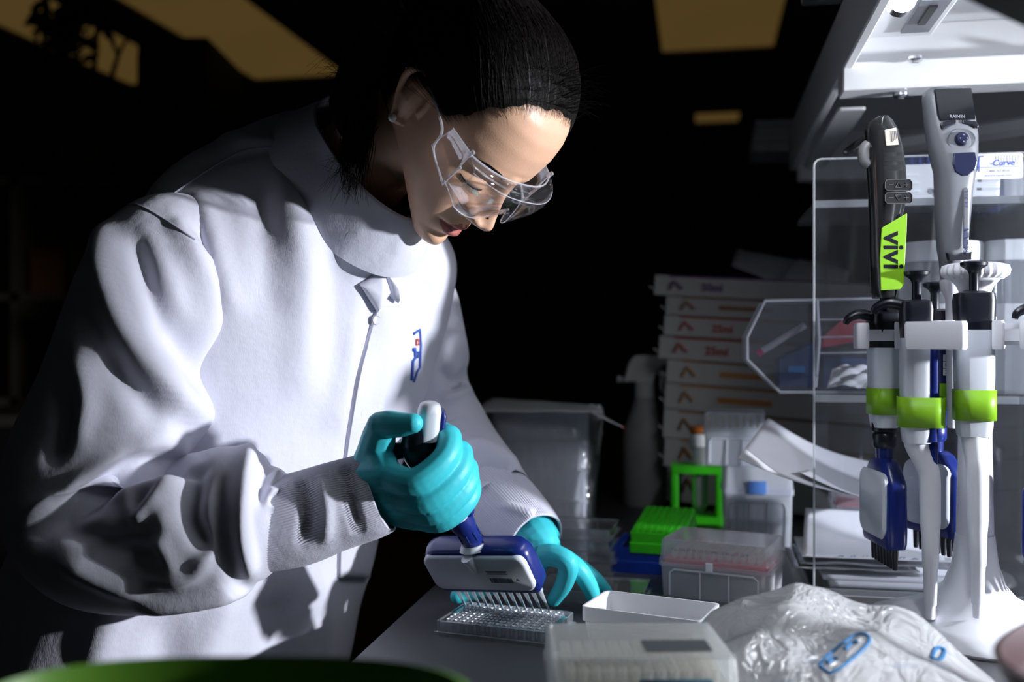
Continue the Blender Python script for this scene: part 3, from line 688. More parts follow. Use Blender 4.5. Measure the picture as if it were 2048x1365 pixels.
for k in range(170):
    i = R_.randrange(NAz); a0 = math.pi*.5+R_.gauss(0, .30)
    i = int((a0 % (2*math.pi))/(2*math.pi)*NAz) % NAz
    b_ = np.linspace(bm_[i]-.03, bm_[i]-.5, 6); base_ = Hn(hair_pt(al[i], b_, bm_[i], 1)); s0 = base_[R_.randrange(1, 5)]
    out = unit(s0-HO); e0 = s0+out*R_.uniform(.006, .032)+np.array([R_.uniform(0, .014), R_.uniform(-.01, .01), R_.uniform(-.012, .010)]); md = (s0+e0)/2+np.array([.002, 0, .003])
    sp.append((catmull([s0, md, e0], 8), .00022, .00008))
strands(sp, 'loose_strands')

# ---- safety glasses --------------------------------------------------------
M_clear = frosted('clear_lens', (.97, .97, 1.0), .99, .03, .3, .5)
M_rim = mat('clear_rim', (.80, .80, .86), .08, spec=.9, var=.02, alpha=.32)
sg = thing('safety_glasses', H(0, 95, 10), 'clear plastic safety glasses with side shields worn on the face', 'safety glasses')
def lens_row(z, y0, n=49, xm=72): 
    x = np.linspace(-xm, xm, n); return [H(a, y0-(abs(a)/xm)**2.6*24, z+2.0*(1-(abs(a)/xm)**2)) for a in x]
def bot_row(n=49, xm=70):
    x = np.linspace(-xm, xm, n); out = []
    for a in x:
        zb = -17-5*math.exp(-((abs(a)-38)/20)**2)+19*math.exp(-(a/13)**2)-(0 if abs(a) < 50 else -(abs(a)-50)*.55); out.append(H(a, 113-(abs(a)/xm)**2.6*30-3, zb))
    return out
rows = [lens_row(31, 101), lens_row(29, 112), lens_row(25.5, 118), lens_row(18, 119.5), lens_row(5, 118.5)]
br = bot_row(); last = rows[-1]
for t in (.33, .66, 1.0): rows.append([a*(1-t)+b_*t for a, b_ in zip(last, br)])
G().grid(np.array(rows)).build('lens', M_clear, sg, world=True, solid=.0014, ang=180)
rim = G()
rim.tube(rows[0], .0010, 8).build('brow_rim', M_rim, sg, world=True)
G().tube(rows[2], .0006, 8).build('front_edge', M_rim, sg, world=True)
G().tube(br, .0005, 8).build('lower_edge', M_rim, sg, world=True)
for sd in (-1, 1):
    A = [H(sd*72, 77, 32), H(sd*78, 48, 30), H(sd*78, 47, 2), H(sd*71.5, 84, -10)]
    Q = np.array([[A[0]*(1-t)+A[1]*t for t in np.linspace(0, 1, 6)], [A[3]*(1-t)+A[2]*t for t in np.linspace(0, 1, 6)]])
    s_ = G().grid(Q).build('side_shield', M_clear, sg, world=True, solid=.0014)
    G().tube(A+[A[0]], .0007, 8).build('shield_edge', M_rim, s_, world=True)
    G().box(A[0], (.0035, .004, .008), M=Matrix(HB.tolist())).build('hinge', M_rim, s_, bevel=.001, world=True)
    G().box((A[0]*.45+A[3]*.55), (.0028, .0028, .016), M=Matrix(HB.tolist())).build('hinge', M_rim, s_, bevel=.001, world=True)
    t_ = G().tube([H(sd*72, 82, -8), H(sd*77, 52, 1), H(sd*78, 45, 16), H(sd*79, 36, 22), H(sd*81, 10, 27), H(sd*81, -18, 30), H(sd*80, -32, 14)], [.0010, .0011, .0013, .0013, .0013, .0013, .0018], 8, smooth=40).build('temple', M_rim, sg, world=True)
# nose pads
for sd in (-1, 1): G().tube([H(sd*9, 108, 2), H(sd*12, 104, -6), H(sd*14, 102, -12)], [.001, .0018, .001], 8, smooth=10).build('nose_pad', M_rim, sg, world=True)
# ================================================================== gloves and the pipette in hand
TIPM = np.array([-.005, 1.058, .9145]); NK = np.array(P(936, 1065, 1.0)); HE = np.array(P(812, 856, .915))
AM = unit(NK-TIPM); AH = unit(HE-NK)
UP = np.array([.92, -.39, 0]); UP = unit(UP-AM*(UP @ AM)); NP_ = np.cross(UP, AM); NP_ = NP_ if NP_[1] < 0 else -NP_      # face towards the camera
e1 = unit(np.array([1., 0, 0])-AH*AH[0]); e2 = np.cross(AH, e1)
def HP(t, psi, r): return NK+AH*t+r*(math.cos(psi)*e1+math.sin(psi)*e2)
def glove_mesh(g, name, voxel=.0014, wr=None):
    me = remeshed(g, voxel, 5, .5); me.materials.clear(); me.materials.append(M_glove); me.transform(MX[person.name].inverted()); me.update()
    o = link(name, me, person, ang=180); return o
R = math.radians
g = G(); wrist = np.array(P(742, 985, .945)); inw = np.array(P(690, 1000, .948))
mc = []
for k, (t, lp, r0) in enumerate(((.119, .91, .0120), (.097, .98, .0120), (.0765, .92, .0114), (.058, .80, .0102))):
    A0 = wrist+(HP(t, 0, 0)-HP(.088, 0, 0))*.75+np.array([0, -.004, .0]); A = HP(t+.004, R(222), .043*lp); B_ = HP(t, R(268), .043*lp); Cc = HP(t+.001, R(322), .037*lp); D = HP(t+.002, R(8), .0325*lp); E_ = HP(t-.004, R(85), .030); F_ = HP(t-.006, R(150), .028)
    g.tube([inw+(A0-wrist)*.25, A0*.8+inw*.2, A], [.014, .0155, .0150], 12, smooth=14)
    g.tube([A, B_, Cc, D, E_, F_], [.0142, r0*1.07, r0*1.02, r0*1.03, r0*.95, r0*.8], 12, smooth=30)
    mc.append(A)
    g.ball(A, r0*1.12, 12, 8); g.ball(D, r0*1.13, 12, 8)
g.tube([inw, wrist+np.array([.012, -.002, -.002]), (mc[1]+mc[2])/2*.6+wrist*.4], [.029, .029, .026], 16, smooth=14)
# thumb
th = [np.array(P(735, 975, .950)), np.array(P(752, 905, .938)), np.array(P(760, 866, .925)), np.array(P(772, 850, .917)), np.array(P(800, 850, .908)), np.array(P(826, 847, .902))]
g.tube(th, [.024, .0185, .0155, .0135, .0120, .0095], 12, smooth=30); g.ball(th[-1], .0095, 12, 8); g.ball(np.array(P(762, 853, .920)), .0140, 12, 8)
g.tube([th[1], mc[0]], [.0165, .0145], 12, smooth=8); g.tube([th[0], mc[1]], [.022, .0165], 12, smooth=8)
gl = glove_mesh(g, 'glove'); gl['label'] = 'teal glove gripping the pipette handle'
# left hand resting on the far plate
g = G(); wl = np.array([.030, 1.108, .972]); wi = np.array([.010, 1.155, .995])
fing = [([P(1085, 1112, 1.072), P(1108, 1112, 1.062), P(1136, 1127, 1.055), P(1129, 1166, 1.066), P(1108, 1200, 1.080)], [.0125, .0122, .0112, .0100, .0078]),
        ([P(1090, 1108, 1.09), P(1120, 1115, 1.083), P(1156, 1140, 1.078), P(1178, 1172, 1.085), P(1190, 1203, 1.093)], [.0125, .012, .0110, .0098, .0076]),
        ([P(1096, 1108, 1.11), P(1128, 1118, 1.106), P(1166, 1142, 1.105), P(1192, 1162, 1.110), P(1212, 1182, 1.118)], [.0125, .0115, .0103, .0092, .0070]),
        ([P(1100, 1108, 1.13), P(1130, 1120, 1.13), P(1160, 1140, 1.132), P(1180, 1155, 1.138), P(1196, 1170, 1.142)], [.0115, .0105, .0095, .0085, .0066])]
for pts, rd in fing:
    g.tube([np.array(p) for p in pts], rd, 12, smooth=26); g.ball(pts[-1], rd[-1], 12, 8); g.tube([wi, wl, np.array(pts[0])], [.0185, .0175, .0135], 12, smooth=12)
g.tube([np.array(p) for p in (P(1080, 1112, 1.085), P(1040, 1140, 1.09), P(985, 1168, 1.100), P(945, 1183, 1.098), P(915, 1193, 1.092))], [.017, .0145, .012, .0108, .0085], 12, smooth=26); g.ball(P(915, 1193, 1.092), .0085)
g.tube([wi, wl, np.array(P(1100, 1112, 1.10))], [.029, .028, .019], 16, smooth=12)
gl = glove_mesh(g, 'glove'); gl['label'] = 'teal glove steadying the plate on the bench'

# ---- multichannel pipette
M_pw = mat('pipette_white', (.62, .66, .72), .30, var=.02, spec=.5, coat=.15); M_pb = mat('pipette_blue', (.008, .020, .16), .30, var=.05, coat=.2)
M_pk = mat('pipette_black', (.006, .007, .014), .35, coat=.1); M_tip = frosted('tip_plastic', (.85, .88, .92), .45, .15, .9, .5); M_liq = mat('blue_liquid', (.02, .25, .36), .1, var=.02)
mp = thing('multichannel_pipette', TIPM, 'blue and white twelve-channel pipette held in the gloved hand', 'pipette')
def fm(o, x, y, z): return Matrix(((x[0], y[0], z[0], o[0]), (x[1], y[1], z[1], o[1]), (x[2], y[2], z[2], o[2]), (0, 0, 0, 1)))
def pm(t, off=0.0): return fm(TIPM+AM*t+NP_*off, UP, -NP_, AM)      # local x along the row, y away from the camera, z up the axis
# tips
tipg = G(); tipg.lathe([(.0006, 0), (.0008, .004), (.0016, .020), (.0026, .034), (.0026, .0345), (.0037, .035), (.0037, .042), (.0030, .042)], 12, cap=(False, False))
tipme = None
for i in range(12):
    Mx = pm(0) @ Matrix.Translation(((i-5.5)*.009, 0, -.004)); Mx = MX[mp.name].inverted() @ Mx
    if tipme is None:
        o = tipg.build('tip', M_tip, mp); tipme = o.data; liqg = G().lathe([(.0004, .001), (.0007, .005), (.0013, .018), (.0012, .0185)], 8)
        lq = liqg.build('liquid', M_liq, o); liqme = lq.data
    else:
        o = link('tip', tipme, mp); lq = link('liquid', liqme, o)
    o.matrix_local = Mx
    G().lathe([(.0028, .034), (.0028, .044)], 10, M=Mx).build('nozzle', M_pw, mp)
# manifold
B0 = pm(.040)
G().rr([(.112, .022, .004, 0), (.118, .026, .006, .004), (.121, .027, .008, .012), (.1205, .027, .010, .050), (.112, .025, .011, .058), (.095, .02, .009, .061)], 5, M=B0).build('manifold', M_pb, mp, world=True, ang=50)
fr = B0 @ Matrix(((1, 0, 0, 0), (0, 0, 1, -.0055), (0, 1, 0, .0325), (0, 0, 0, 1)))           # plate standing in the face: local x, z, depth
cv = G().rr([(.1150, .047, .010, .0), (.1165, .0485, .010, -.006), (.1160, .048, .010, -.0098), (.1120, .044, .009, -.0115)], 6, M=fr).build('front_cover', M_pw, mp, world=True, ang=60)
G().tube([B0 @ Vector((-.002, -.0175, .058)), B0 @ Vector((0, -.0178, .036))], [.0065, .0020], 10, smooth=6).build('cover_rib', M_pw, cv, world=True)
M_ink = mat('ink_grey', (.10, .11, .14), .6)
g = G(); rb = random.Random(2); x = .012
while x < .037:
    wv = rb.choice((.0004, .0008, .0012)); g.box(B0 @ Vector((x+wv/2, -.01725, .025)), (wv, .0003, .007), M=B0.to_3x3()); x += wv+rb.choice((.0004, .0008))
g.build('barcode', M_ink, cv, world=True, smooth=False)
for z_, w_ in ((.0385, .024), (.0365, .021), (.0345, .023)): G().box(B0 @ Vector((.023, -.01725, z_)), (w_, .0003, .0007), M=B0.to_3x3()).build('print_line', M_ink, cv, world=True, smooth=False)
text_mesh('A', .006, fm(B0 @ Vector((.043, -.0172, .026)), UP, AM, NP_), M_ink, cv, world=True, bold=.0002)
# collar, neck and handle
N0 = TIPM+AM*.098
def hm(t): return fm(NK+AH*t, e1, e2, AH)
G().tube([N0, N0+AM*.006, NK+AH*.004, NK+AH*.012, NK+AH*.018, NK+AH*.026, NK+AH*.030], [.0085, .0108, .0112, .0128, .0128, .0112, .0110], 20).build('swivel_collar', M_pb, mp, world=True, ang=50)
for k in range(8):
    a = k*math.pi/4; c = NK+AH*.0+.0108*(math.cos(a)*e1+math.sin(a)*e2); G().tube([c-AH*.006, c+AH*.006], .0014, 6).build('grip_rib', M_pb, mp, world=True)
G().tube([B0 @ Vector((0, -.002, .056)), N0+AM*.003], [.016, .0125], 20).build('collar_socket', M_pw, mp, world=True)
hd = G().rr([(.021, .021, .0100, .022), (.025, .025, .011, .035), (.027, .028, .012, .07), (.028, .030, .013, .10), (.028, .030, .013, .12)], 6, M=hm(0)).build('handle', M_pw, mp, world=True, ang=60)
G().rr([(.0150, .020, .005, .024, .009, .006), (.018, .022, .006, .06, .010, .008), (.020, .024, .007, .118, .010, .008)], 5, M=hm(0)).build('grip_back', M_pb, mp, world=True)
# black upper body, finger hook and a pale cap leaning forward
HT = NK+AH*.122; CT = np.array(P(846, 812, .925)); AC = unit(CT-HT)
G().tube([NK+AH*.105, HT, HT*.6+CT*.4, HT*.3+CT*.7], [.0150, .0165, .0165, .0150], 20, smooth=14).build('upper_body', M_pk, mp, world=True)
G().tube([HT-e1*.004, HT-e1*.018+AC*.004, HT-e1*.030+AC*.001, HT-e1*.036-AC*.008], [.010, .0085, .0065, .004], 12, smooth=16).build('finger_hook', M_pk, mp, world=True)
cx = unit(np.array([1., .2, .1])-AC*AC[0]); cy = np.cross(AC, cx); ct = fm(HT, cx, cy, AC); Lc = np.linalg.norm(CT-HT)
tc_ = G().rr([(.020, .026, .008, Lc*.25, .006, -.004), (.021, .028, .009, Lc*.9, .006, -.004), (.018, .025, .009, Lc*1.05, .006, -.004), (.010, .016, .006, Lc*1.1, .006, -.004)], 6, M=ct).build('top_cap', M_pw, mp, world=True, ang=60)
G().rr([(.006, .020, .003, Lc*.4, .018, -.002), (.007, .022, .003, Lc*.8, .018, -.002), (.004, .016, .002, Lc*.92, .018, -.002)], 4, M=ct).build('release_button', M_pb, mp, world=True)

# ---- 96-well plate
M_well = frosted('well_plastic', (.90, .94, 1.0), .50, .06, 2.0, .4); M_ps = frosted('polystyrene', (.90, .94, 1.0), .74, .05, 1.6, .5)
def well_plate(name, loc, rz, label, rows_=8, cols_=12, liquid=False, full=True, group=None):
    o = thing(name, loc, label, 'well plate', rz, group); L, W = .1278, .0855
    G().rr([(L, W, .003, 0), (L, W, .003, .003), (L-.001, W-.001, .003, .0034), (L-.005, W-.005, .003, .0036), (L-.005, W-.005, .003, .0136), (L-.006, W-.006, .003, .0142), (L-.009, W-.009, .003, .0142), (L-.009, W-.009, .003, .004)], 3, cap=(False, False)).build('skirt', M_ps, o, ang=30)
    G().rr([(L-.010, W-.010, .003, .0126), (L-.010, W-.010, .003, .0132)], 3).build('deck', M_ps, o, ang=30)
    if full:
        wg = None
        for c in range(cols_):
            for r in range(rows_):
                if wg is None:
                    w0 = G().lathe([(.0031, .002), (.0033, .0026), (.0036, .0142), (.0040, .0146), (.0036, .0140), (.0031, .0032), (.0005, .003)], 12, cap=(True, True)).build('well', M_well, o, ang=50); wg = w0.data
                    q = w0
                else: q = link('well', wg, o, ang=50)
                q.location = ((c-5.5)*.009, (r-3.5)*.009, 0)
    return o
PA = math.atan2(-.35, .937)
well_plate('well_plate', (-.006, 1.034, BENCH+.0002), PA, 'clear 96-well plate under the pipette tips', liquid=True)
# ================================================================== pipette stand and the pipettes on it
M_wp = mat('white_plastic', (.78, .79, .84), .35, var=.02, spec=.5, coat=.1)
M_tape = mat('green_tape', (.20, .44, .010), .45, var=.06, scale=20)
SX, SY = .479, 1.030
st = thing('pipette_stand', (SX, SY, BENCH), 'white carousel pipette stand with a fluted knob on top', 'pipette stand')
# sweeping base: star of three soft lobes
def lobes(r0, amp, n=72, ph=0.3): return [(r0*(1+amp*math.cos(3*(t-ph)))*math.cos(t), r0*(1+amp*math.cos(3*(t-ph)))*math.sin(t)) for t in np.linspace(0, 2*math.pi, n, endpoint=False)]
rings = []
for r0, amp, z in ((.094, .12, 0), (.097, .12, .004), (.094, .12, .010), (.080, .11, .0165), (.060, .09, .024), (.042, .06, .034), (.030, .03, .048), (.0225, .0, .070), (.019, 0, .10)):
    rings.append([(x, y, z) for x, y in lobes(r0, amp)])
G().loft(rings).build('base', M_wp, st, ang=60)
G().lathe([(.0185, .09), (.0165, .18), (.0155, .27), (.0165, .30), (.020, .305), (.020, .325), (.014, .33), (.012, .338)], 32).build('column', M_wp, st)
G().lathe([(.012, .334), (.013, .345), (.018, .357), (.026, .366)], 32, cap=(True, True)).build('knob_stem', M_wp, st)
kr = []
for rr_, z in ((.026, .364), (.0315, .368), (.0325, .373), (.031, .378), (.022, .3805)):
    kr.append([((rr_+.0012*math.cos(24*t))*math.cos(t), (rr_+.0012*math.cos(24*t))*math.sin(t), z) for t in np.linspace(0, 2*math.pi, 192, endpoint=False)])
G().loft(kr).build('knob', M_wp, st)
HR_ = .060                               # distance of the hanging pipettes from the column
angs = {'front': -116, 'frontleft': -158, 'left': 158, 'back': 100, 'right': -42, 'rearright': 30}
for k, a in angs.items():
    a = math.radians(a); Mx = Matrix.Rotation(a, 4, 'Z')
    G().rr([(.055, .020, .004, .296), (.055, .021, .004, .300), (.055, .021, .004, .316), (.055, .020, .004, .318)], 4, c=(.034, 0, 0), M=Mx).build('arm', M_wp, st)
    for s in (-1, 1):
        G().rr([(.022, .010, .003, .292), (.023, .011, .003, .296), (.023, .011, .003, .318), (.022, .010, .003, .320)], 4, c=(.066, s*.0215, 0), M=Mx).build('holder_jaw', M_wp, st)
# white front bumpers of the crown
for a, r_, wd in ((-135, .100, .056), (-68, .084, .056), (168, .112, .030)):
    a = math.radians(a); Mx = Matrix.Rotation(a, 4, 'Z')
    G().rr([(.012, wd, .004, .292), (.013, wd+.002, .004, .295), (.013, wd+.002, .004, .316), (.012, wd, .004, .319)], 5, c=(r_, 0, 0), M=Mx).build('bumper', M_wp, st)
    G().rr([(r_, .008, .002, .300), (r_, .008, .002, .312)], 3, c=(r_/2, 0, 0), M=Mx).build('arm', M_wp, st)

def pip_top(o, m_body, m_knob=M_pk, tape=True, rot=0.0):
    """upper half of a manual pipette, local origin at the bench below it; returns nothing"""
    z = .300
    G().lathe([(.0045, z+.022), (.0045, z+.040), (.0065, z+.0445), (.0125, z+.0485), (.0130, z+.0515), (.010, z+.053)], 24).build('plunger_button', m_knob, o)
    G().rr([(.028, .033, .008, z-.022), (.031, .036, .009, z-.004), (.032, .037, .009, z+.014), (.030, .035, .008, z+.021), (.018, .018, .007, z+.0235)], 6).build('head', m_knob, o)
    G().tube([(-.010, 0, z+.017), (-.026, 0, z+.0205), (-.038, 0, z+.016), (-.041, 0, z+.010)], [.006, .0055, .0045, .003], 10, smooth=14).build('finger_hook', m_knob, o)
def tape_band(o, sx, sy, r, z0, z1, dx=0):
    t = G().rr([(sx, sy, r, z0, dx, 0), (sx, sy, r, z1, dx, 0)], 6, cap=(False, False)).build('tape', M_tape, o, solid=.0004); return t
def place_pip(name, ang, label, cat='pipette', spin=0.0, dz=0.0, rad=HR_):
    a = math.radians(angs[ang]); o = thing(name, (SX+rad*math.cos(a), SY+rad*math.sin(a), BENCH+dz), label, cat, math.radians(spin), 'pipettes hanging on the carousel'); return o
def dial(o, x, y, z, rz=0):
    Mx = Matrix.Translation((x, y, z)) @ Matrix.Rotation(rz, 4, 'Z')
    w_ = G().rr([(.009, .0022, .0008, -.012), (.009, .0022, .0008, .012)], 3, M=Mx).build('volume_window', M_pk, o)
    for k in range(3):
        G().rr([(.0065, .0012, .0006, -.0035), (.0065, .0012, .0006, .0035)], 3, M=Mx @ Matrix.Translation((0, -.0011, (k-1)*.0078))).build('number_wheel', M_wp, w_)
        text_mesh('205'[k], .0066, Mx @ Matrix.Translation((0, -.0019, (k-1)*.0078)) @ Matrix.Rotation(math.pi/2, 4, 'X'), M_pk, w_)
def single_pipette(name, ang, label, spin, tone=M_pw, dark=True, dz=0.0, rad=HR_):
    o = place_pip(name, ang, label, spin=spin, dz=dz, rad=rad); pip_top(o, tone)
    G().rr([(.026, .030, .009, .180), (.029, .033, .010, .190), (.031, .036, .011, .24), (.031, .036, .011, .285)], 6).build('grip', tone, o)
    if dark: G().rr([(.012, .030, .005, .182, .0125, 0), (.013, .034, .006, .24, .0135, 0), (.013, .034, .006, .287, .0135, 0)], 5).build('grip_back', M_pb, o)
    tape_band(o, .0335+(.010 if dark else 0), .0385, .012, .196, .226, .004 if dark else 0)
    if dark: G().lathe([(.008, .156), (.0085, .178), (.0065, .188)], 16, c=(.012, 0, 0)).build('ejector_button', M_pb, o)
    G().tube([(0, 0, .192), (.001, 0, .178), (.008, 0, .160), (.012, 0, .145), (.013, 0, .10)], [.014, .0125, .0105, .0105, .0100], 18, smooth=24).build('ejector_arm', M_wp, o)
    G().lathe([(.0100, .10), (.0100, .102), (.0085, .085), (.0078, .055), (.0070, .054), (.0060, .018), (.0048, .016), (.0046, .006), (.0040, .0035)], 18, c=(.013, 0, 0)).build('shaft', M_wp, o)
    return o
def multi_pipette(name, ang, label, spin, head_spin, dz=0.0, grip=M_pb, cover=M_pw, nz=8, hw=.075, rad=HR_):
    o = place_pip(name, ang, label, spin=spin, dz=dz, rad=rad); pip_top(o, grip)
    G().rr([(.024, .028, .008, .200), (.028, .032, .010, .212), (.030, .035, .011, .24), (.031, .036, .011, .285)], 6).build('grip', grip, o)
    tape_band(o, .0318, .0366, .011, .214, .242)
    if grip == M_pb: dial(o, .004, -.0182, .262)
    G().lathe([(.0105, .178), (.0122, .181), (.0122, .192), (.0108, .194), (.0130, .196), (.0130, .207), (.0115, .210)], 24).build('swivel_ring', M_pb if grip == M_pb else M_pk, o)
    G().lathe([(.0085, .160), (.0090, .180)], 20).build('neck', M_pb, o)
    Mh = Matrix.Rotation(math.radians(head_spin), 4, 'Z')
    G().rr([(hw, .020, .006, .076), (hw+.003, .0225, .007, .081), (hw+.004, .0235, .008, .095), (hw+.003, .0235, .009, .142), (hw*.62, .020, .008, .163), (hw*.4, .017, .007, .167)], 5, M=Mh).build('manifold', M_pb, o, ang=50)
    fr = Mh @ Matrix(((1, 0, 0, 0), (0, 0, 1, -.0085), (0, 1, 0, .120), (0, 0, 0, 1)))
    G().rr([(hw*.92, .068, .012, .0), (hw*.94, .070, .012, -.004), (hw*.90, .066, .012, -.0062)], 5, M=fr).build('front_cover', cover, o, ang=50)
    nz_me = None
    for i in range(nz):
        q = G().lathe([(.0022, .054), (.0027, .056), (.0032, .070), (.0035, .078)], 10).build('nozzle', M_pk, o) if nz_me is None else link('nozzle', nz_me, o)
        nz_me = q.data; q.matrix_local = Mh @ Matrix.Translation(((i-(nz-1)/2)*.009*(hw/.078), 0, 0))
    return o
single_pipette('pipette', 'frontleft', 'white pipette with green tape and long narrow shaft at the front left of the carousel', -14, dz=.018, rad=.078)
o = single_pipette('pipette', 'front', 'blue-topped white pipette with green tape in front of the stand column', -100, dark=False, dz=.026, rad=.050)
multi_pipette('multichannel_pipette', 'left', 'multichannel pipette with grey body at the far left of the carousel', 0, -90, dz=.008, grip=M_pw, rad=.088)
multi_pipette('multichannel_pipette', 'back', 'blue multichannel pipette with number dial behind the white pipette', 0, -72, dz=.012, rad=.070)
multi_pipette('multichannel_pipette', 'right', 'blue multichannel pipette cut by the right edge of the picture', 0, 24, dz=.012, rad=.076)

# ------------------------------------------------------------------ grey electronic pipette
M_eg = mat('electronic_grey', (.14, .148, .165), .38, var=.02); M_scr = mat('screen_glass', (.010, .011, .014), .08, coat=.6, spec=.7)
M_silk = mat('print_navy', (.015, .025, .10), .5); M_pale = mat('print_pale', (.26, .27, .30), .5)
M_nk = mat('navy_key', (.005, .008, .035), .35); ED = 1.075; eb = P(1905, 560, ED)
el = thing('electronic_pipette', eb, 'grey electronic pipette with dark screen rising behind the carousel knob', 'electronic pipette')
def eo(px, py, off=0.0): return P(px, py, ED)-eb+Vector((0, off, 0))
outl = [(575, 1888, 1924, .026), (520, 1884, 1926, .030), (500, 1880, 1931, .032), (440, 1876, 1937, .034), (380, 1873, 1941, .036), (345, 1872, 1946, .038), (310, 1862, 1951, .036), (275, 1855, 1952, .034), (240, 1850, 1948, .030), (200, 1846, 1938, .027), (185, 1848, 1934, .025), (178, 1856, 1926, .020)]
rings = []
for y, x0, x1, dp in outl:
    c = eo((x0+x1)/2, y); wd = (x1-x0)/FPX*ED; ring = []; n = 36
    for k in range(n):
        t = 2*math.pi*k/n; e = 2.9; r = (abs(math.cos(t))**e+abs(math.sin(t))**e)**(-1/e); ring.append((c.x+wd/2*r*math.cos(t), dp/2*r*math.sin(t)+(.002 if y > 400 else 0), c.z))
    rings.append(ring)
G().loft(rings).build('body', M_eg, el, ang=50)
def eplate(pts, name, m, off, th=.003, par=None, bev=.001, dd=None):
    """raised plate on the face of the pipette"""
    q = [eo(x, y) for x, y in pts]; yo = off if dd is None else dd
    A = [Vector((v.x, yo-th/2, v.z)) for v in q]; B_ = [Vector((v.x, yo+th/2, v.z)) for v in q]
    return G().loft([[v for v in B_], [v for v in A]]).build(name, m, par or el, smooth=False, bevel=bev)
sc = eplate([(1857, 185), (1930, 183), (1937, 232), (1938, 246), (1868, 248), (1864, 238)], 'screen', M_scr, -.0138, .004)
text_mesh('RAININ', .0050, frame(eo(1901, 240)+Vector((0, -.0162, 0)), (1, 0, 0), (0, 0, 1)), M_pale, sc)
eplate([(1870, 251), (1898, 246), (1899, 254), (1888, 258), (1871, 266), (1868, 258)], 'soft_key', M_pk, -.0155, .004)
eplate([(1911, 246), (1939, 250), (1943, 258), (1941, 264), (1926, 257), (1910, 254)], 'soft_key', M_pk, -.0155, .004)
cj = eo(1908, 285)
Rf = Matrix.Rotation(math.pi/2, 4, 'X')
G().lathe([(.0160, 0), (.0165, .0015), (.0150, .003), (.0135, .0022), (.002, .0012)], 32, M=Matrix.Translation((cj.x, -.0145, cj.z)) @ Rf @ Matrix.Scale(.72, 4, (0, 1, 0))).build('joystick_ring', M_eg, el)
j = G().lathe([(.0072, 0), (.0076, .003), (.0062, .006), (.0035, .0068), (.0008, .0066)], 24, M=Matrix.Translation((cj.x, -.0160, cj.z)) @ Rf).build('joystick', M_nk, el)
for a in range(4): G().ball((cj.x+.0036*math.cos(a*math.pi/2), -.0228, cj.z+.0036*math.sin(a*math.pi/2)), .0008, 8, 5).build('joystick_dot', M_pale, j)
eplate([(1892, 313), (1934, 311), (1938, 330), (1934, 346), (1920, 357), (1908, 358), (1895, 350), (1890, 335)], 'trigger', M_nk, -.0172, .005)
sl_ = eplate([(1911, 384), (1917, 380), (1922, 384), (1922, 498), (1917, 503), (1911, 500)], 'label_strip', mat('strip_grey', (.13, .135, .15), .3), -.0178, .002)
text_mesh('RAININ', .0078, frame(eo(1916, 485)+Vector((0, -.0195, 0)), (0, 0, 1), (-1, 0, 0)), M_silk, sl_, bold=.0002)
text_mesh('E4 XLS', .0062, frame(eo(1917, 403)+Vector((0, -.0195, 0)), (0, 0, 1), (-1, 0, 0)), M_silk, sl_)
eplate([(1880, 508), (1900, 515), (1930, 506), (1929, 522), (1884, 524)], 'ejector_ring', M_pk, -.0150, .006)
G().rr([(.024, .026, .008, 0), (.022, .024, .008, -.010), (.014, .014, .006, -.02), (.011, .011, .005, -.16)], 5, c=(0, 0, 0)).build('shaft', M_wp, el)

# ------------------------------------------------------------------ clear electronic pipette with green tape
M_smoke = frosted('smoky_clear', (.10, .105, .11), .6, .06, 1.0, .4); M_gb = mat('black_internals', (.012, .013, .015), .4)
M_key = mat('key_print', (.10, .10, .11), .5); VD = 1.02; vb = P(1772, 600, VD)
vv = thing('electronic_pipette', vb, 'clear smoky electronic pipette with green tape hanging on the acrylic shelf', 'electronic pipette')
def vo(px, py): return P(px, py, VD)-vb
def vsec(outl, dp, e=2.6, oy=0.0):
    rings = []
    for y, x0, x1 in outl:
        c = vo((x0+x1)/2, y); wd = (x1-x0)/FPX*VD; ring = []
        for k in range(32):
            t = 2*math.pi*k/32; r = (abs(math.cos(t))**e+abs(math.sin(t))**e)**(-1/e); ring.append((c.x+wd/2*r*math.cos(t), oy+dp/2*r*math.sin(t), c.z))
        rings.append(ring)
    return G().loft(rings)
vsec([(597, 1750, 1786), (585, 1745, 1790), (500, 1742, 1796), (440, 1741, 1800), (415, 1740, 1806), (370, 1738, 1810), (340, 1736, 1808), (300, 1735, 1803), (262, 1733, 1792), (246, 1736, 1782), (238, 1748, 1770)], .034).build('clear_shell', M_smoke, vv, ang=60)
vsec([(590, 1756, 1780), (500, 1752, 1786), (440, 1750, 1790), (380, 1745, 1800), (330, 1744, 1798), (285, 1742, 1790), (262, 1744, 1780)], .020, oy=.004).build('inner_body', M_gb, vv)
def vplate(pts, name, m, off, th=.002, par=None, bev=.0006):
    q = [vo(x, y) for x, y in pts]
    return G().loft([[Vector((v.x, off+th/2, v.z)) for v in q], [Vector((v.x, off-th/2, v.z)) for v in q]]).build(name, m, par or vv, smooth=False, bevel=bev)
st_ = vplate([(1755, 268), (1778, 263), (1783, 297), (1758, 299)], 'sticker', mat('sticker_cream', (.55, .47, .38), .7), -.0185)
for k in range(5): vplate([(1767+k*3, 270), (1768+k*3, 270), (1770+k*3, 292-k*2), (1769+k*3, 292-k*2)], 'sticker_print', M_ink, -.0198, .0006, st_, 0)
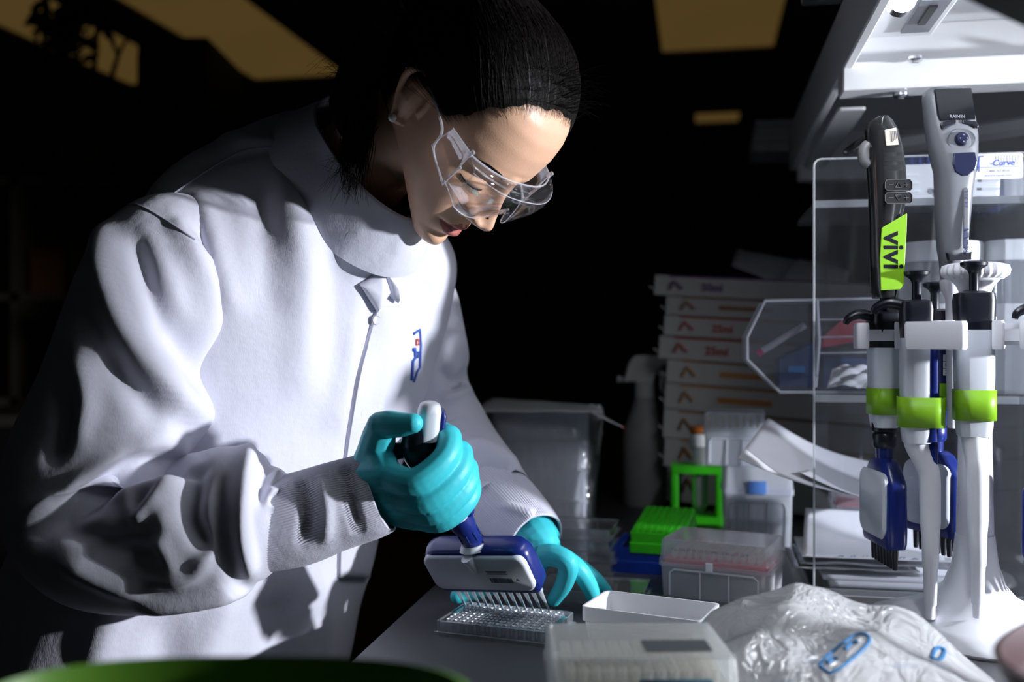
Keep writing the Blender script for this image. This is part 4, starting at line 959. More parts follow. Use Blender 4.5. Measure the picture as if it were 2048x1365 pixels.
for k, (y0, y1, sy) in enumerate(((366, 388, '\u25b3'), (391, 413, '\u25bd'))):
    r = vplate([(1757, y0+1), (1803, y0), (1807, y0+6), (1807, y1-4), (1803, y1), (1758, y1), (1754, y1-5), (1754, y0+6)], 'rocker_key', M_gb, -.0190, .006)
    G().tube([vo(x, y)+Vector((0, -.0222, 0)) for x, y in ((1757, y0+1), (1803, y0), (1807, y0+6), (1807, y1-4), (1803, y1), (1758, y1), (1754, y1-5), (1754, y0+6), (1757, y0+1))], .00035, 6).build('key_outline', M_key, r)
    ym = (y0+y1)/2
    for pts in ([(1761, ym), (1770, ym)], [(1790, ym), (1800, ym)], [(1795, ym-5), (1795, ym+5)]) : G().tube([vo(x, y)+Vector((0, -.0222, 0)) for x, y in pts], .0004, 6).build('key_mark', M_key, r)
    tr = [(1774, ym+5), (1780, ym-5), (1786, ym+5), (1774, ym+5)] if k == 0 else [(1774, ym-5), (1780, ym+5), (1786, ym-5), (1774, ym-5)]
    G().tube([vo(x, y)+Vector((0, -.0222, 0)) for x, y in tr], .0004, 6).build('key_mark', M_key, r)
tp_ = vplate([(1750, 460), (1800, 431), (1799, 470), (1796, 520), (1794, 572), (1786, 581), (1748, 583), (1746, 520)], 'tape', M_tape, -.0180, .0014)
text_mesh('vivi', .029, frame(vo(1772, 505)+Vector((0, -.0190, 0)), (0, 0, -1), (1, 0, 0)), M_pk, tp_, bold=.0006)
for y in (300, 318, 336): vplate([(1758, y), (1795, y-2), (1797, y+9), (1759, y+10)], 'inner_plate', mat('inner_grey', (.06, .06, .065), .3), -.0120, .002)
G().tube([vo(1737, 290), vo(1728, 300), vo(1728, 322), vo(1737, 330)], .006, 10, smooth=12).build('side_button', mat('side_grey', (.2, .2, .21), .4), vv)
G().tube([vo(1768, 262)+Vector((0, .012, 0)), vo(1768, 255)+Vector((0, .05, 0)), vo(1768, 262)+Vector((0, .115, 0))], .004, 8, smooth=10).build('hanger', M_smoke, vv)
# ================================================================== acrylic organiser and what it holds
M_acr = frosted('acrylic', (.80, .83, .88), .982, .04, .55, .5); M_acre = frosted('acrylic_edge', (.72, .75, .78), .35, .12, 1.0, .5)
M_paper = mat('paper', (.80, .80, .83), .85, var=.02, scale=15); M_card = mat('card_white', (.75, .75, .77), .6, var=.03)
a0 = BP(1628, 1190); AW = .235; Ma = Matrix.Translation(a0) @ Matrix.Rotation(-BA, 4, 'Z')       # local x along the panel, y back, z up
ac = thing('acrylic_organiser', a0, 'tall clear acrylic organiser with shelves behind the pipette stand', 'organiser', -BA)
AH_ = .515
def corner(r, x0, x1, z0, z1, n=6):
    pts = [(x0, z0), (x1, z0)]; pts += [(x1-r+r*math.cos(t), z1-r+r*math.sin(t)) for t in np.linspace(0, math.pi/2, n)]; pts += [(x0+r-r*math.sin(t), z1-r+r*math.cos(t)) for t in np.linspace(0, math.pi/2, n)]; return pts
cp = corner(.008, 0, AW, 0, AH_)
G().loft([[(x, 0, z) for x, z in cp], [(x, .004, z) for x, z in cp]]).build('front_panel', M_acr, ac, smooth=False)
G().tube([(x, -.0004, z) for x, z in cp]+[(cp[0][0], -.0004, cp[0][1])], .0011, 6).build('panel_edge', M_acre, ac)
for z in (.003, .232, .462):
    b_ = G().box((AW/2, .105, z), (AW, .20, .006)).build('shelf', M_acr, ac, smooth=False); G().box((AW/2, .0035, z), (AW*.99, .0035, .0085)).build('shelf_edge', M_acre, b_, smooth=False)
G().box((AW-.002, .105, AH_/2), (.004, .20, AH_)).build('side_panel', M_acr, ac, smooth=False)
for x in (.03, AW-.02): G().box((x, .203, AH_/2), (.02, .004, AH_)).build('back_strut', M_acr, ac, smooth=False)
def AL(px, py, back):                      # local place on the organiser: distance 'back' behind its front
    o = Vector((0, 0, CAMZ)); d = P(px, py, 1)-o; n = BS; p0 = a0+BS*back; t = (p0-o).dot(n)/d.dot(n); return o+d*t
# white tip box with a blue lid on the top tray
bx = thing('tip_box', AL(1885, 404, .10), 'white tip box lettered epp on the top tray of the organiser', 'tip box', -BA); bx.location.z = a0.z+.4655; MX[bx.name] = Matrix.Translation(bx.location) @ Matrix.Rotation(-BA, 4, 'Z')
M_epw = mat('tipbox_white', (.72, .73, .75), .4); 
G().rr([(.115, .07, .005, 0), (.118, .073, .006, .045), (.119, .074, .006, .050)], 4).build('body', M_epw, bx)
for k in range(4):
    for s in (-1, 1): G().box((s*.046, -.0368, .008+k*.010), (.020, .002, .003)).build('grip_ridge', M_epw, bx, smooth=False)
text_mesh('epp', .014, frame(Vector((-.010, -.0378, .018)), (1, 0, 0), (0, 0, 1)), M_ink, bx, bold=.0004)
bl = thing('tip_rack', AL(1895, 300, .17), 'dark blue ribbed rack behind the white tip box', 'rack', -BA); bl.location.z = a0.z+.4655; MX[bl.name] = Matrix.Translation(bl.location) @ Matrix.Rotation(-BA, 4, 'Z')
M_nav = mat('rack_navy', (.012, .035, .16), .45)
G().rr([(.118, .05, .005, 0), (.120, .052, .005, .065), (.118, .05, .005, .074)], 4).build('body', M_nav, bl)
for k in range(11): G().box((-.05+k*.010, -.027, .05), (.003, .003, .045)).build('rib', M_nav, bl, smooth=False)
# name card on the panel
cdp = AL(1992, 333, -.0022); cb = thing('name_card', cdp, 'white S-Curve name card stuck on the clear panel', 'card', -BA)
G().rr([(.057, .029, .003, 0), (.057, .029, .003, .0008)], 4, M=Matrix.Rotation(math.pi/2, 4, 'X')).build('card', M_card, cb)
M_cb = mat('print_blue', (.03, .09, .45), .5)
fx = Vector((1, 0, 0)); fz = Vector((0, 0, 1))
text_mesh('-Curve', .0095, frame(Vector((.006, -.0012, .0035)), fx, fz), M_cb, cb, shear=.25, bold=.0001)
G().tube([(-.022+.005*q[0], -.0013, .003+.010*q[1]) for q in ((-.6, -.9), (.2, -.8), (.5, 0), (.8, .8), (1.7, .9))], .0005, 6, smooth=16).build('s_mark', M_cb, cb)
for z in (-.001,): G().box((0, -.0011, z), (.050, .0003, .0005)).build('rule', M_cb, cb, smooth=False)
G().box((-.018, -.0011, .003), (.0004, .0003, .018)).build('rule', M_cb, cb, smooth=False)
for k in range(9): G().box((.0+k*.003, -.0011, .0085), (.0001, .0003, .007)).build('grid_line', M_cb, cb, smooth=False)
text_mesh('1-800-767-8524', .0038, frame(Vector((.002, -.0012, -.0055)), fx, fz), M_ink, cb); text_mesh('www.s-curve.com', .0040, frame(Vector((.002, -.0012, -.0105)), fx, fz), M_cb, cb)
# screw-lid jars on the middle shelf
M_lid = mat('lid_white', (.72, .73, .74), .4); M_jar = frosted('jar_clear', (.8, .82, .85), .6, .1, .8, .5)
for px, bk, r, h, lab in ((1878, .12, .052, .165, 'clear jar with wide white lid behind the grey electronic pipette'), (2022, .10, .030, .165, 'clear jar with white lid at the right edge of the middle shelf')):
    q = AL(px, 600, bk); j = thing('jar', (q.x, q.y, a0.z+.2355), lab, 'jar', 0, 'jars on the middle shelf')
    G().lathe([(r*.9, 0), (r*.94, .004), (r*.94, h), (r*.90, h), (r*.90, .004)], 40).build('glass', M_jar, j)
    G().lathe([(r, h-.002), (r*1.02, h+.004), (r*1.02, h+.020), (r*.98, h+.023)], 48).build('lid', M_lid, j)
    G().lathe([(r*.95, .06), (r*.95, .11)], 40, cap=(False, False)).build('label_band', mat('jar_label', (.6, .6, .62), .7), j)
    G().lathe([(r*.97, .068), (r*.97, .074)], 40, cap=(False, False)).build('label_stripe', mat('label_orange', (.65, .22, .02), .6), j)
dsh = AL(1900, 700, .08); j = thing('petri_dish_lid', (dsh.x-.03, dsh.y, a0.z+.2355), 'flat clear round dish on the middle shelf before the jars', 'dish')
G().lathe([(.042, 0), (.043, .001), (.043, .014), (.041, .014), (.041, .002)], 40).build('dish', M_jar, j)
# clear hinged bin standing out of the left of the middle shelf
bo = AL(1625, 790, .07); bn = thing('hinged_bin', (bo.x, bo.y, a0.z+.2355), 'clear angular bin with blue contents jutting from the middle shelf', 'bin', -BA)
M_bin = frosted('bin_clear', (.40, .42, .47), .82, .08, .6, .5); M_binr = frosted('bin_rim', (.6, .62, .68), .25, .12, .8, .4)
def bl_(px, py, back): q = AL(px, py, back+.07); return MX[bn.name].inverted() @ q
sil = [(1494, 735), (1494, 690), (1530, 617), (1770, 612), (1770, 800), (1560, 800)]
zmin = min(bl_(x, y, 0).z for x, y in sil)
def bl2(px, py, back): v = bl_(px, py, 0); return Vector((v.x, back, v.z-zmin))
fr_ = [bl2(x, y, 0) for x, y in sil]; bk_ = [bl2(x, y, .11) for x, y in sil]
G().loft([fr_, bk_]).build('shell', M_bin, bn, smooth=False)
G().tube(fr_+[fr_[0]], .0022, 8).build('front_rim', M_binr, bn); G().tube(bk_+[bk_[0]], .002, 8).build('back_rim', M_binr, bn)
G().tube([bl2(1633, 617, -.001), bl2(1637, 700, -.001), bl2(1630, 790, -.001)], .0025, 8).build('divider', M_binr, bn)
for y in (655, 690, 722): G().tube([bl2(1640, y, .0), bl2(1768, y-2, .0)], .0012, 6).build('ledge', M_binr, bn)
def in_bin(pts, name, col, lab, d0, d1, cat):
    q = [bl2(x, y, 0) for x, y in pts]; c = sum(q, Vector())/len(q); base = MX[bn.name] @ Vector((c.x, (d0+d1)/2, min(v.z for v in q)))
    o = thing(name, base, lab, cat, -BA); Mi = MX[o.name].inverted() @ MX[bn.name]
    m_ = mat('col_'+name+lab[:9], col, .5); G().loft([[Mi @ Vector((v.x, d0, v.z)) for v in q], [Mi @ Vector((v.x, d1, v.z)) for v in q]]).build('body', m_, o, smooth=False, bevel=.001); return o, Mi, q
o, Mi, q = in_bin([(1560, 792), (1632, 792), (1632, 700), (1560, 735)], 'pouch', (.03, .06, .16), 'slate blue pouch lying in the clear bin, left of its divider', .02, .09, 'pouch')
c_ = sum(q, Vector())/4; G().loft([[Mi @ Vector((c_.x+dx, y_, c_.z+dz)) for dx, dz in ((-.010, -.004), (.010, -.004), (.010, .004), (-.010, .004))] for y_ in (.017, .0205)]).build('label', mat('sky_label', (.02, .20, .55), .5), o, smooth=False)
o, Mi, q = in_bin([(1650, 796), (1765, 796), (1765, 735), (1650, 728)], 'pouch', (.025, .05, .14), 'dark blue pouch in the clear bin, right of its divider', .02, .09, 'pouch')
o, Mi, q = in_bin([(1648, 712), (1768, 690), (1768, 655), (1700, 645), (1650, 690)], 'packet', (.28, .02, .035), 'dark red packet lying high in the clear bin', .03, .08, 'packet')
pn = thing('marker_pen', MX[bn.name] @ (bl2(1565, 700, .012)), 'grey marker pen with pink end leaning in the bin', 'pen', -BA); Mi = MX[pn.name].inverted() @ MX[bn.name]
G().tube([Mi @ bl2(1525, 718, .012), Mi @ bl2(1612, 665, .012)], .0042, 10).build('barrel', mat('pen_grey', (.4, .41, .45), .4), pn); G().tube([Mi @ bl2(1516, 724, .012), Mi @ bl2(1526, 717, .012)], .0048, 10).build('cap', mat('pen_pink', (.45, .04, .12), .4), pn)
# crumpled sheets
def crumple(name, label, cat, corners, bumps, m, seed=1, n=26, thick=.0006, parts='sheet', base=None):
    """a curved sheet through four corners with folds: corners are points in the room"""
    A, B_, Cc, D = [np.array(c) for c in corners]; r = np.random.RandomState(seed); Q = np.zeros((n, n, 3)); nn = np.cross(B_-A, D-A); nn = nn/np.linalg.norm(nn); nn = nn if nn[2] > 0 else -nn
    ph = r.uniform(0, 6.28, 8); fr = r.uniform(.5, 1.6, (8, 2))*r.choice([-1, 1], (8, 2))
    for i, u in enumerate(np.linspace(0, 1, n)):
        for k, v in enumerate(np.linspace(0, 1, n)):
            p = A*(1-u)*(1-v)+B_*u*(1-v)+Cc*u*v+D*(1-u)*v; hgt = bumps[0]*math.sin(math.pi*u)+bumps[1]*math.sin(math.pi*v)
            for q in range(4): hgt += bumps[2]*abs(math.sin(fr[q, 0]*6*u+fr[q, 1]*6*v+ph[q]))**.7/4
            Q[i, k] = p+nn*hgt
    o = thing(name, base if base is not None else Q[:, :, :].reshape(-1, 3)[np.argmin(Q[:, :, 2])], label, cat)
    G().grid(Q).build(parts, m, o, world=True, solid=thick, ang=180 if bumps[2] < .005 else 50); return o, Q
crumple('tissue', 'crumpled white tissue in front of the clear bin on the middle shelf', 'tissue', [AL(1652, 790, .012), AL(1755, 795, .012), AL(1752, 752, .05), AL(1665, 748, .05)], (.004, .003, .014), mat('tissue', (.6, .6, .63), .9), 3)
crumple('paper_sheet', 'large bent grey paper sheet jutting left over the clear tip boxes', 'paper', [AL(1475, 917, -.006), AL(1536, 836, .12), AL(1775, 930, .12), AL(1800, 1000, .03)], (0, -.012, .0), mat('paper_grey', (.46, .46, .49), .8), 4)
o, Q = crumple('paper_sheet', 'curved printed sheet hanging below the large grey paper', 'paper', [AL(1600, 945, .02), AL(1640, 935, .10), AL(1800, 985, .10), AL(1800, 1010, .02)], (0, -.006, .0), M_paper, 5)
# stack of papers and sleeves on the bottom shelf
zb = a0.z+.0065
def flat_sheet(name, label, cat, pxs, z, m, th, bend=(0, 0, 0), seed=1, group=None):
    c = [BP(x, y, z) for x, y in pxs]; o, Q = crumple(name, label, cat, c, bend, m, seed, 14, th); 
    if group: o['group'] = group
    return o, Q
M_slv = frosted('plastic_sleeve', (.82, .84, .88), .45, .12, 1.0, .5)
gp = 'papers on the bottom shelf'
def stack_sheet(label, cat, name, x0, x1, y0, y1, z, th, m, bend=(0, 0, 0), seed=1, rz=0.0):
    Mx = MX[ac.name]; cs = [Mx @ Vector((x, y, z-a0.z)) for x, y in ((x0, y0), (x1, y0+rz), (x1, y1+rz), (x0, y1))]
    o, Q = crumple(name, label, cat, cs, bend, m, seed, 16, th); o['group'] = gp; return o, Q
stack_sheet('thick white paper block at the bottom of the organiser', 'paper', 'paper_block', .020, .185, .012, .16, zb+.004, .0075, M_paper)
stack_sheet('thin white paper block second from the bottom of the organiser', 'paper', 'paper_block', .012, .19, .014, .17, zb+.0115, .006, M_paper, rz=.006)
stack_sheet('clear plastic sleeve jutting out left of the paper blocks', 'sleeve', 'plastic_sleeve', -.024, .12, .008, .13, zb+.020, .0015, M_slv, (0, 0, .004), 6)
stack_sheet('second clear plastic sleeve lying on top of the first', 'sleeve', 'plastic_sleeve', -.015, .16, .008, .12, zb+.026, .0012, M_slv, (0, 0, .004), 8)
o, Q = stack_sheet('curled white sheet with faint writing on top of the paper stack', 'paper', 'paper_sheet', -.012, .17, .010, .13, zb+.036, .0008, M_paper, (.0, .0, .0), 9)
for k in range(8): 
    p = MX[ac.name] @ Vector((.03+k*.014, .012+.002*(k % 3), zb-a0.z+.0372)); G().tube([p, p+Vector((.003, .006, 0)), p+Vector((.005, .001, 0)), p+Vector((.008, .005, 0))], .0004, 5).build('handwriting', M_ink, o, world=True)
cs = [MX[ac.name] @ Vector(v) for v in ((-.012, .012, .043), (.15, .02, .043), (.15, .10, .082), (.0, .10, .086))]
crumple('paper_sheet', 'white sheet curling up behind the written sheet in the organiser', 'paper', cs, (0, -.010, 0), M_paper, 10)

# red tip rack deep in the organiser
def tipbox(name, loc, rz, label, cat, L, W, Hb, Hl, mbody, mlid, rack=None, tips=None, group=None, latch=None, window=True, mrib=None):
    o = thing(name, loc, label, cat, rz, group); t = .0014
    G().rr([(L-.006, W-.006, .004, 0), (L-.002, W-.002, .004, Hb), (L-.002-2*t, W-.002-2*t, .0035, Hb), (L-.006-2*t, W-.006-2*t, .0035, t)], 4).build('base', mbody, o, ang=50)
    if Hl:
        G().rr([(L+.002, W+.002, .005, Hb-.004), (L+.002, W+.002, .005, Hb+.004), (L, W, .005, Hb+.005), (L-.003, W-.003, .005, Hb+Hl-.002), (L-.006, W-.006, .005, Hb+Hl), (L-.009, W-.009, .004, Hb+Hl-t), (L-.003-2*t, W-.003-2*t, .004, Hb+.003)], 4, cap=(False, False)).build('lid_wall', mlid, o, ang=50)
        G().rr([(L-.008, W-.008, .004, Hb+Hl-t), (L-.008, W-.008, .004, Hb+Hl)], 4).build('lid_top', mlid, o, ang=50)
    if rack:
        r_ = G().rr([(L-.010, W-.010, .003, Hb-.004), (L-.010, W-.010, .003, Hb+.004)], 4).build('rack', rack, o, ang=50)
        if tips:
            me_ = None
            for i in range(12):
                for k in range(8):
                    q = G().lathe([(.0004, -.03), (.0012, -.022), (.0024, .004), (.0034, .005), (.0034, .012), (.0026, .012)], 8, cap=(False, False)).build('tip', tips, o) if me_ is None else link('tip', me_, o)
                    me_ = q.data; q.location = ((i-5.5)*.009*min(1, L/.125), (k-3.5)*.009*min(1, W/.085), Hb+.002)
    if window:
        for s in (-1, 1):
            y = s*(W/2-.0005); 
            G().tube([(-L*.40, y, .004), (-L*.40, y, Hb*.72), (-L*.36, y, Hb*.82), (L*.36, y, Hb*.82), (L*.40, y, Hb*.72), (L*.40, y, .004)], .0011, 6).build('panel_rib', mrib or mlid, o)
            for x in (-.12, .14): G().tube([(L*x, y, .002), (L*x, y, Hb*.82)], .0009, 6).build('panel_rib', mrib or mlid, o)
    if latch:
        G().rr([(.0085, .003, .001, Hb-.006), (.0085, .004, .001, Hb+.004)], 3, c=(-.004, -W/2-.0015, 0)).build('latch', latch, o)
    return o
M_frost = frosted('frosted_pp', (.88, .89, .94), .62, .22, .5, .5); M_frost2 = frosted('frosted_lid', (.92, .93, .98), .76, .18, .5, .5); M_redr = mat('rack_red', (.62, .10, .12), .5); M_rib = frosted('frosted_rib', (.92, .93, .97), .15, .25, .6, .5)
M_frost_backlit = frosted('frosted_backlit', (.93, .95, 1.0), .40, .2, .6, .35); M_bluer = mat('rack_blue', (.10, .24, .62), .5); M_tipw = frosted('tip_white', (.85, .82, .74), .25, .2, .7, .5)  # tip-box frosted plastic made whiter and denser: backlight put into its colour
q = AL(1752, 940, .13); tipbox('tip_box', (q.x, q.y+.02, zb+.045), -BA, 'red-racked clear tip box deep inside the organiser under the papers', 'tip box', .10, .06, .035, .030, M_frost, M_frost2, M_redr)
tipbox('tip_box', (q.x, q.y+.02, zb), -BA, 'plain clear tip box carrying the red-racked one in the organiser', 'tip box', .10, .06, .044, 0, M_frost, M_frost2)

# ================================================================== bench clutter in the middle
pc = BP(1318, 1194); rz = math.radians(-26); cc_ = pc+Matrix.Rotation(rz, 3, 'Z') @ Vector((.064, .045, 0))
pk = tipbox('tip_box', (cc_.x, cc_.y, BENCH), rz, 'frosted tip box with pink rack and white latch beside the white open tray', 'tip box', .128, .09, .041, .027, M_frost, M_frost2, M_redr, M_tipw, latch=M_wp, mrib=M_rib)
text_mesh('Pat.: CH, EP FIL CH EU 0943-25-IN LOT 2019', .0047, frame(Vector((-.004, -.0462, .0575)), (1, 0, 0), (0, 0, 1)), M_ink, pk)
# open white tray
tl_, tb_, tf_ = BP(1218, 1181, .945), BP(1440, 1207, .945), BP(1162, 1214, .945); ux = (tb_-tl_).normalized(); rz = math.atan2(ux.y, ux.x); ctr = (tb_+tf_)/2
o = thing('open_tray', (ctr.x, ctr.y, BENCH), 'white open plastic tray between the plate and the frosted tip box', 'tray', rz); L = .118; W = .070
M_tray = frosted('tray_white', (.86, .86, .88), .06, .25, .5, .35)
G().rr([(L-.012, W-.012, .006, 0), (L-.004, W-.004, .006, .030), (L, W, .006, .0315), (L, W, .006, .045), (L-.004, W-.004, .005, .045), (L-.008, W-.008, .005, .030), (L-.014, W-.014, .005, .002)], 5).build('shell', M_tray, o, ang=40)
G().tube([(-L*.42, -W/2+.003, .004), (-L*.42, -W/2+.0015, .024), (L*.42, -W/2+.0015, .024), (L*.42, -W/2+.003, .004)], .001, 6).build('raised_frame', M_tray, o)
# plates beside the far hand
well_plate('well_plate', (BP(1190, 1195).x, BP(1190, 1195).y+.005, BENCH+.0002), math.radians(-14), 'dark clear plate under the far gloved fingers', full=False)
lp = BP(1155, 1150)
for k in range(4):
    well_plate('well_plate', (lp.x-.008+.003*math.sin(k*2.1), lp.y+.045, BENCH+.0002+k*.0148), math.radians(-13+2*math.sin(k*1.7)), 'clear lidded plate, %s of the stack behind the far hand' % ('bottom', 'second from the bottom', 'second from the top', 'top')[k], full=False, group='stacked plates')
# blue and green racks
def hole_rack(name, loc, rot, label, m, mh, L, W, Hh, nx, ny):
    o = thing(name, loc, label, 'tube rack', rot=rot); 
    G().rr([(L, W, .003, 0), (L, W, .003, Hh*.45), (L-.003, W-.003, .003, Hh*.5), (L-.003, W-.003, .003, Hh-.001), (L-.005, W-.005, .003, Hh)], 3).build('body', m, o, ang=40)
    me_ = None
    for i in range(nx):
        for k in range(ny):
            q = G().lathe([(.0024, 0), (.0030, 0), (.0031, .0009), (.0026, .0012), (.0022, .0006), (.0004, .0003)], 10).build('well', mh, o) if me_ is None else link('well', me_, o)
            me_ = q.data; q.location = ((i-(nx-1)/2)*(L-.012)/(nx-1), (k-(ny-1)/2)*(W-.012)/(ny-1), Hh)
    return o
M_gr = mat('rack_green', (.05, .62, .012), .4, var=.04); M_grd = mat('rack_green_hole', (.03, .42, .008), .5); M_blu = mat('rack_royal', (.004, .035, .30), .4)
bq = BP(1243, 1153); hole_rack('tube_rack', (bq.x+.055, bq.y+.055, BENCH), (0, 0, -BA-.1), 'royal blue rack under the bright green one', M_blu, M_blu, .115, .10, .032, 12, 8)
hole_rack('tube_rack', (bq.x+.064, bq.y+.062, BENCH+.0345), (math.radians(7), 0, -BA-.12), 'bright green rack of small holes lying on the blue rack', M_gr, M_grd, .072, .122, .027, 8, 12)
# green open tube stand with capped tube
gq = BP(1345, 1052); o = thing('tube_stand', (gq.x+.045, gq.y+.03, BENCH), 'bright green open-frame tube stand behind the green rack', 'tube rack', -BA)
for s in (-1, 1):
    G().rr([(.012, .055, .003, 0), (.012, .055, .003, .095)], 3, c=(s*.036, 0, 0)).build('end_panel', M_gr, o)
for z in (.002, .084): G().rr([(.084, .06, .004, z), (.084, .06, .004, z+.012)], 4).build('deck', M_gr, o)
tb = thing('capped_tube', (gq.x+.050, gq.y+.03, BENCH+.0145), 'clear tube with orange cap standing in the green stand', 'tube')
G().lathe([(.004, 0), (.013, .014), (.014, .118), (.0128, .118), (.012, .016)], 24).build('tube', M_jar, tb); G().lathe([(.0165, .112), (.0165, .126), (.015, .132)], 24).build('cap', M_lid, tb); G().lathe([(.0150, .1325), (.0170, .134), (.0170, .142), (.013, .1445)], 24).build('cap_top', mat('cap_orange', (.42, .12, .015), .5), tb)
# two clear tip boxes, the lower with blue rack
bq = P(1512, 0, 1.47); bz = tipbox('tip_box', (bq.x, 1.47, BENCH), -BA+.04, 'clear tip box with blue rack behind the pink-racked one', 'tip box', .098, .075, .082, .036, M_frost_backlit, M_frost_backlit, M_bluer, None, mrib=M_rib)
G().rr([(.026, .004, .001, .08), (.026, .004, .001, .098)], 3, c=(-.002, -.039, 0)).build('blue_tab', M_bluer, bz)
for k in range(9): G().tube([(-.040+k*.010, -.031, .008), (-.040+k*.010, -.031, .072)], [.0014, .0028], 8).build('tip', M_tipw, bz)
for k in range(9): G().tube([(-.040+k*.010, -.033, .090), (-.040+k*.010, -.033, .112)], .0026, 8).build('tip_collar', M_tipw, bz)
bq = P(1475, 0, 1.475); by = tipbox('tip_box', (bq.x-.004, 1.475, BENCH+.1185), -BA-.05, 'clear bagged tip box stacked on the blue-racked box under the grey paper', 'tip box', .088, .07, .048, .030, M_frost_backlit, M_frost_backlit, mat('rack_teal', (.25, .38, .40), .5), None, mrib=M_rib)
for k in range(8): G().tube([(-.036+k*.010, -.033, .056), (-.036+k*.010, -.033, .074)], .0026, 8).build('tip_collar', M_tipw, by)
for k in range(8): G().tube([(-.036+k*.010, -.030, .006), (-.036+k*.010, -.030, .044)], [.0014, .0027], 8).build('tip', M_tipw, by)
# bagged stack of clear racks with a card on top
sq = BP(1085, 1062); M_film = frosted('film', (.85, .88, .93), .88, .08, 1.3, .5, .3); zt = BENCH; 
M_stack = frosted('stack_pp', (.88, .90, .95), .12, .2, .5, .3)
rzs = -.06
for k in range(4):
    o = thing('insert_rack', (sq.x, sq.y+.045, zt), 'frosted rack insert, %s of the bagged stack' % ('bottom', 'second from the bottom', 'third from the bottom', 'top')[k], 'tip rack', rzs, 'bagged rack stack'); zt += .0478
    G().rr([(.150-.006*(3-k)*.5, .085, .005, 0), (.154-.006*(3-k)*.5, .089, .005, .044), (.158-.006*(3-k)*.5, .092, .005, .0445), (.158-.006*(3-k)*.5, .092, .005, .0475)], 4).build('body', M_stack, o, ang=40)
    for i in range(11): G().tube([(-.066+i*.0132, -.0425, .004), (-.066+i*.0132, -.0445, .042)], .0011, 6).build('rib', M_stack, o)
fb = thing('plastic_bag', (sq.x, sq.y+.045, BENCH), 'clear plastic bag wrapped around the rack stack', 'bag', rzs)
rg = []
rs = np.random.RandomState(4)
for z, sx, sy in ((.001, .172, .108), (.05, .168, .106), (.10, .172, .108), (.15, .176, .110), (.185, .178, .112), (.194, .172, .106)):
    ring = []
    for k in range(64):
        t = 2*math.pi*k/64; e = 5; r = (abs(math.cos(t))**e+abs(math.sin(t))**e)**(-1/e); wv = 1+.022*math.sin(7*t+z*60)+.015*math.sin(13*t-z*90)+rs.uniform(-.006, .006); ring.append((sx/2*r*math.cos(t)*wv+(.010*max(0, math.cos(t))*z/.19), sy/2*r*math.sin(t)*wv, z))
    rg.append(ring)
G().loft(rg, cap=(False, False)).build('film', M_film, fb, ang=180)
ctop = [P(938, 812, 1.66), P(990, 797, 1.74), P(1215, 822, 1.62), P(1243, 856, 1.52)]
o, Q = crumple('card_sheet', 'dark-edged card sheet lying on top of the bagged racks', 'card', [P(940, 826, 1.56), P(1205, 828, 1.50), P(1190, 815, 1.66), P(985, 800, 1.70)], (0, 0, .004), M_card, 12, 14, .0016, base=(sq.x, sq.y+.045, zt))
o, Q = crumple('card_sheet', 'red-edged card flap hanging over the right of the bagged racks', 'card', [P(1180, 826, 1.50), P(1246, 858, 1.46), P(1225, 846, 1.56), P(1172, 815, 1.62)], (0, 0, .002), M_card, 13, 10, .0016)
G().tube([Q[-1, 0], Q[-1, -1]], .0016, 6).build('red_edge', M_redr, o, world=True); G().tube([Vector(Q[i, -1]) for i in range(10)], .0014, 6).build('red_edge', M_redr, o, world=True)
# spray bottle
sb = P(1290, 0, 1.82); o = thing('spray_bottle', (sb.x, 1.82, BENCH), 'grey plastic spray bottle standing in the dark behind the racks', 'spray bottle', .0)
M_spb = mat('spray_body', (.30, .30, .29), .5); M_spw = mat('spray_head', (.55, .55, .53), .5)
G().lathe([(.038, 0), (.041, .006), (.041, .115), (.038, .14), (.026, .172), (.019, .19), (.0165, .20)], 32).build('bottle', M_spb, o)
G().lathe([(.018, .197), (.018, .222), (.013, .224)], 24).build('collar', M_spw, o)
G().loft([[(x, y, z) for x, z in ((-.044, .226), (-.038, .232), (-.030, .262), (-.018, .274), (.040, .274), (.042, .262), (.020, .248), (.012, .222), (-.014, .222), (-.020, .226))] for y in (-.012, -.010, .010, .012)]).build('head', M_spw, o, bevel=.002, smooth=False)
G().tube([(.022, 0, .25), (.032, 0, .235), (.030, 0, .218), (.036, 0, .205)], [.005, .0055, .005, .003], 8, smooth=12).build('trigger', M_spw, o)
G().lathe([(.006, 0), (.006, .008)], 12, M=Matrix.Translation((-.043, 0, .230)) @ Matrix.Rotation(-math.pi/2, 4, 'Y')).build('nozzle', M_spw, o)
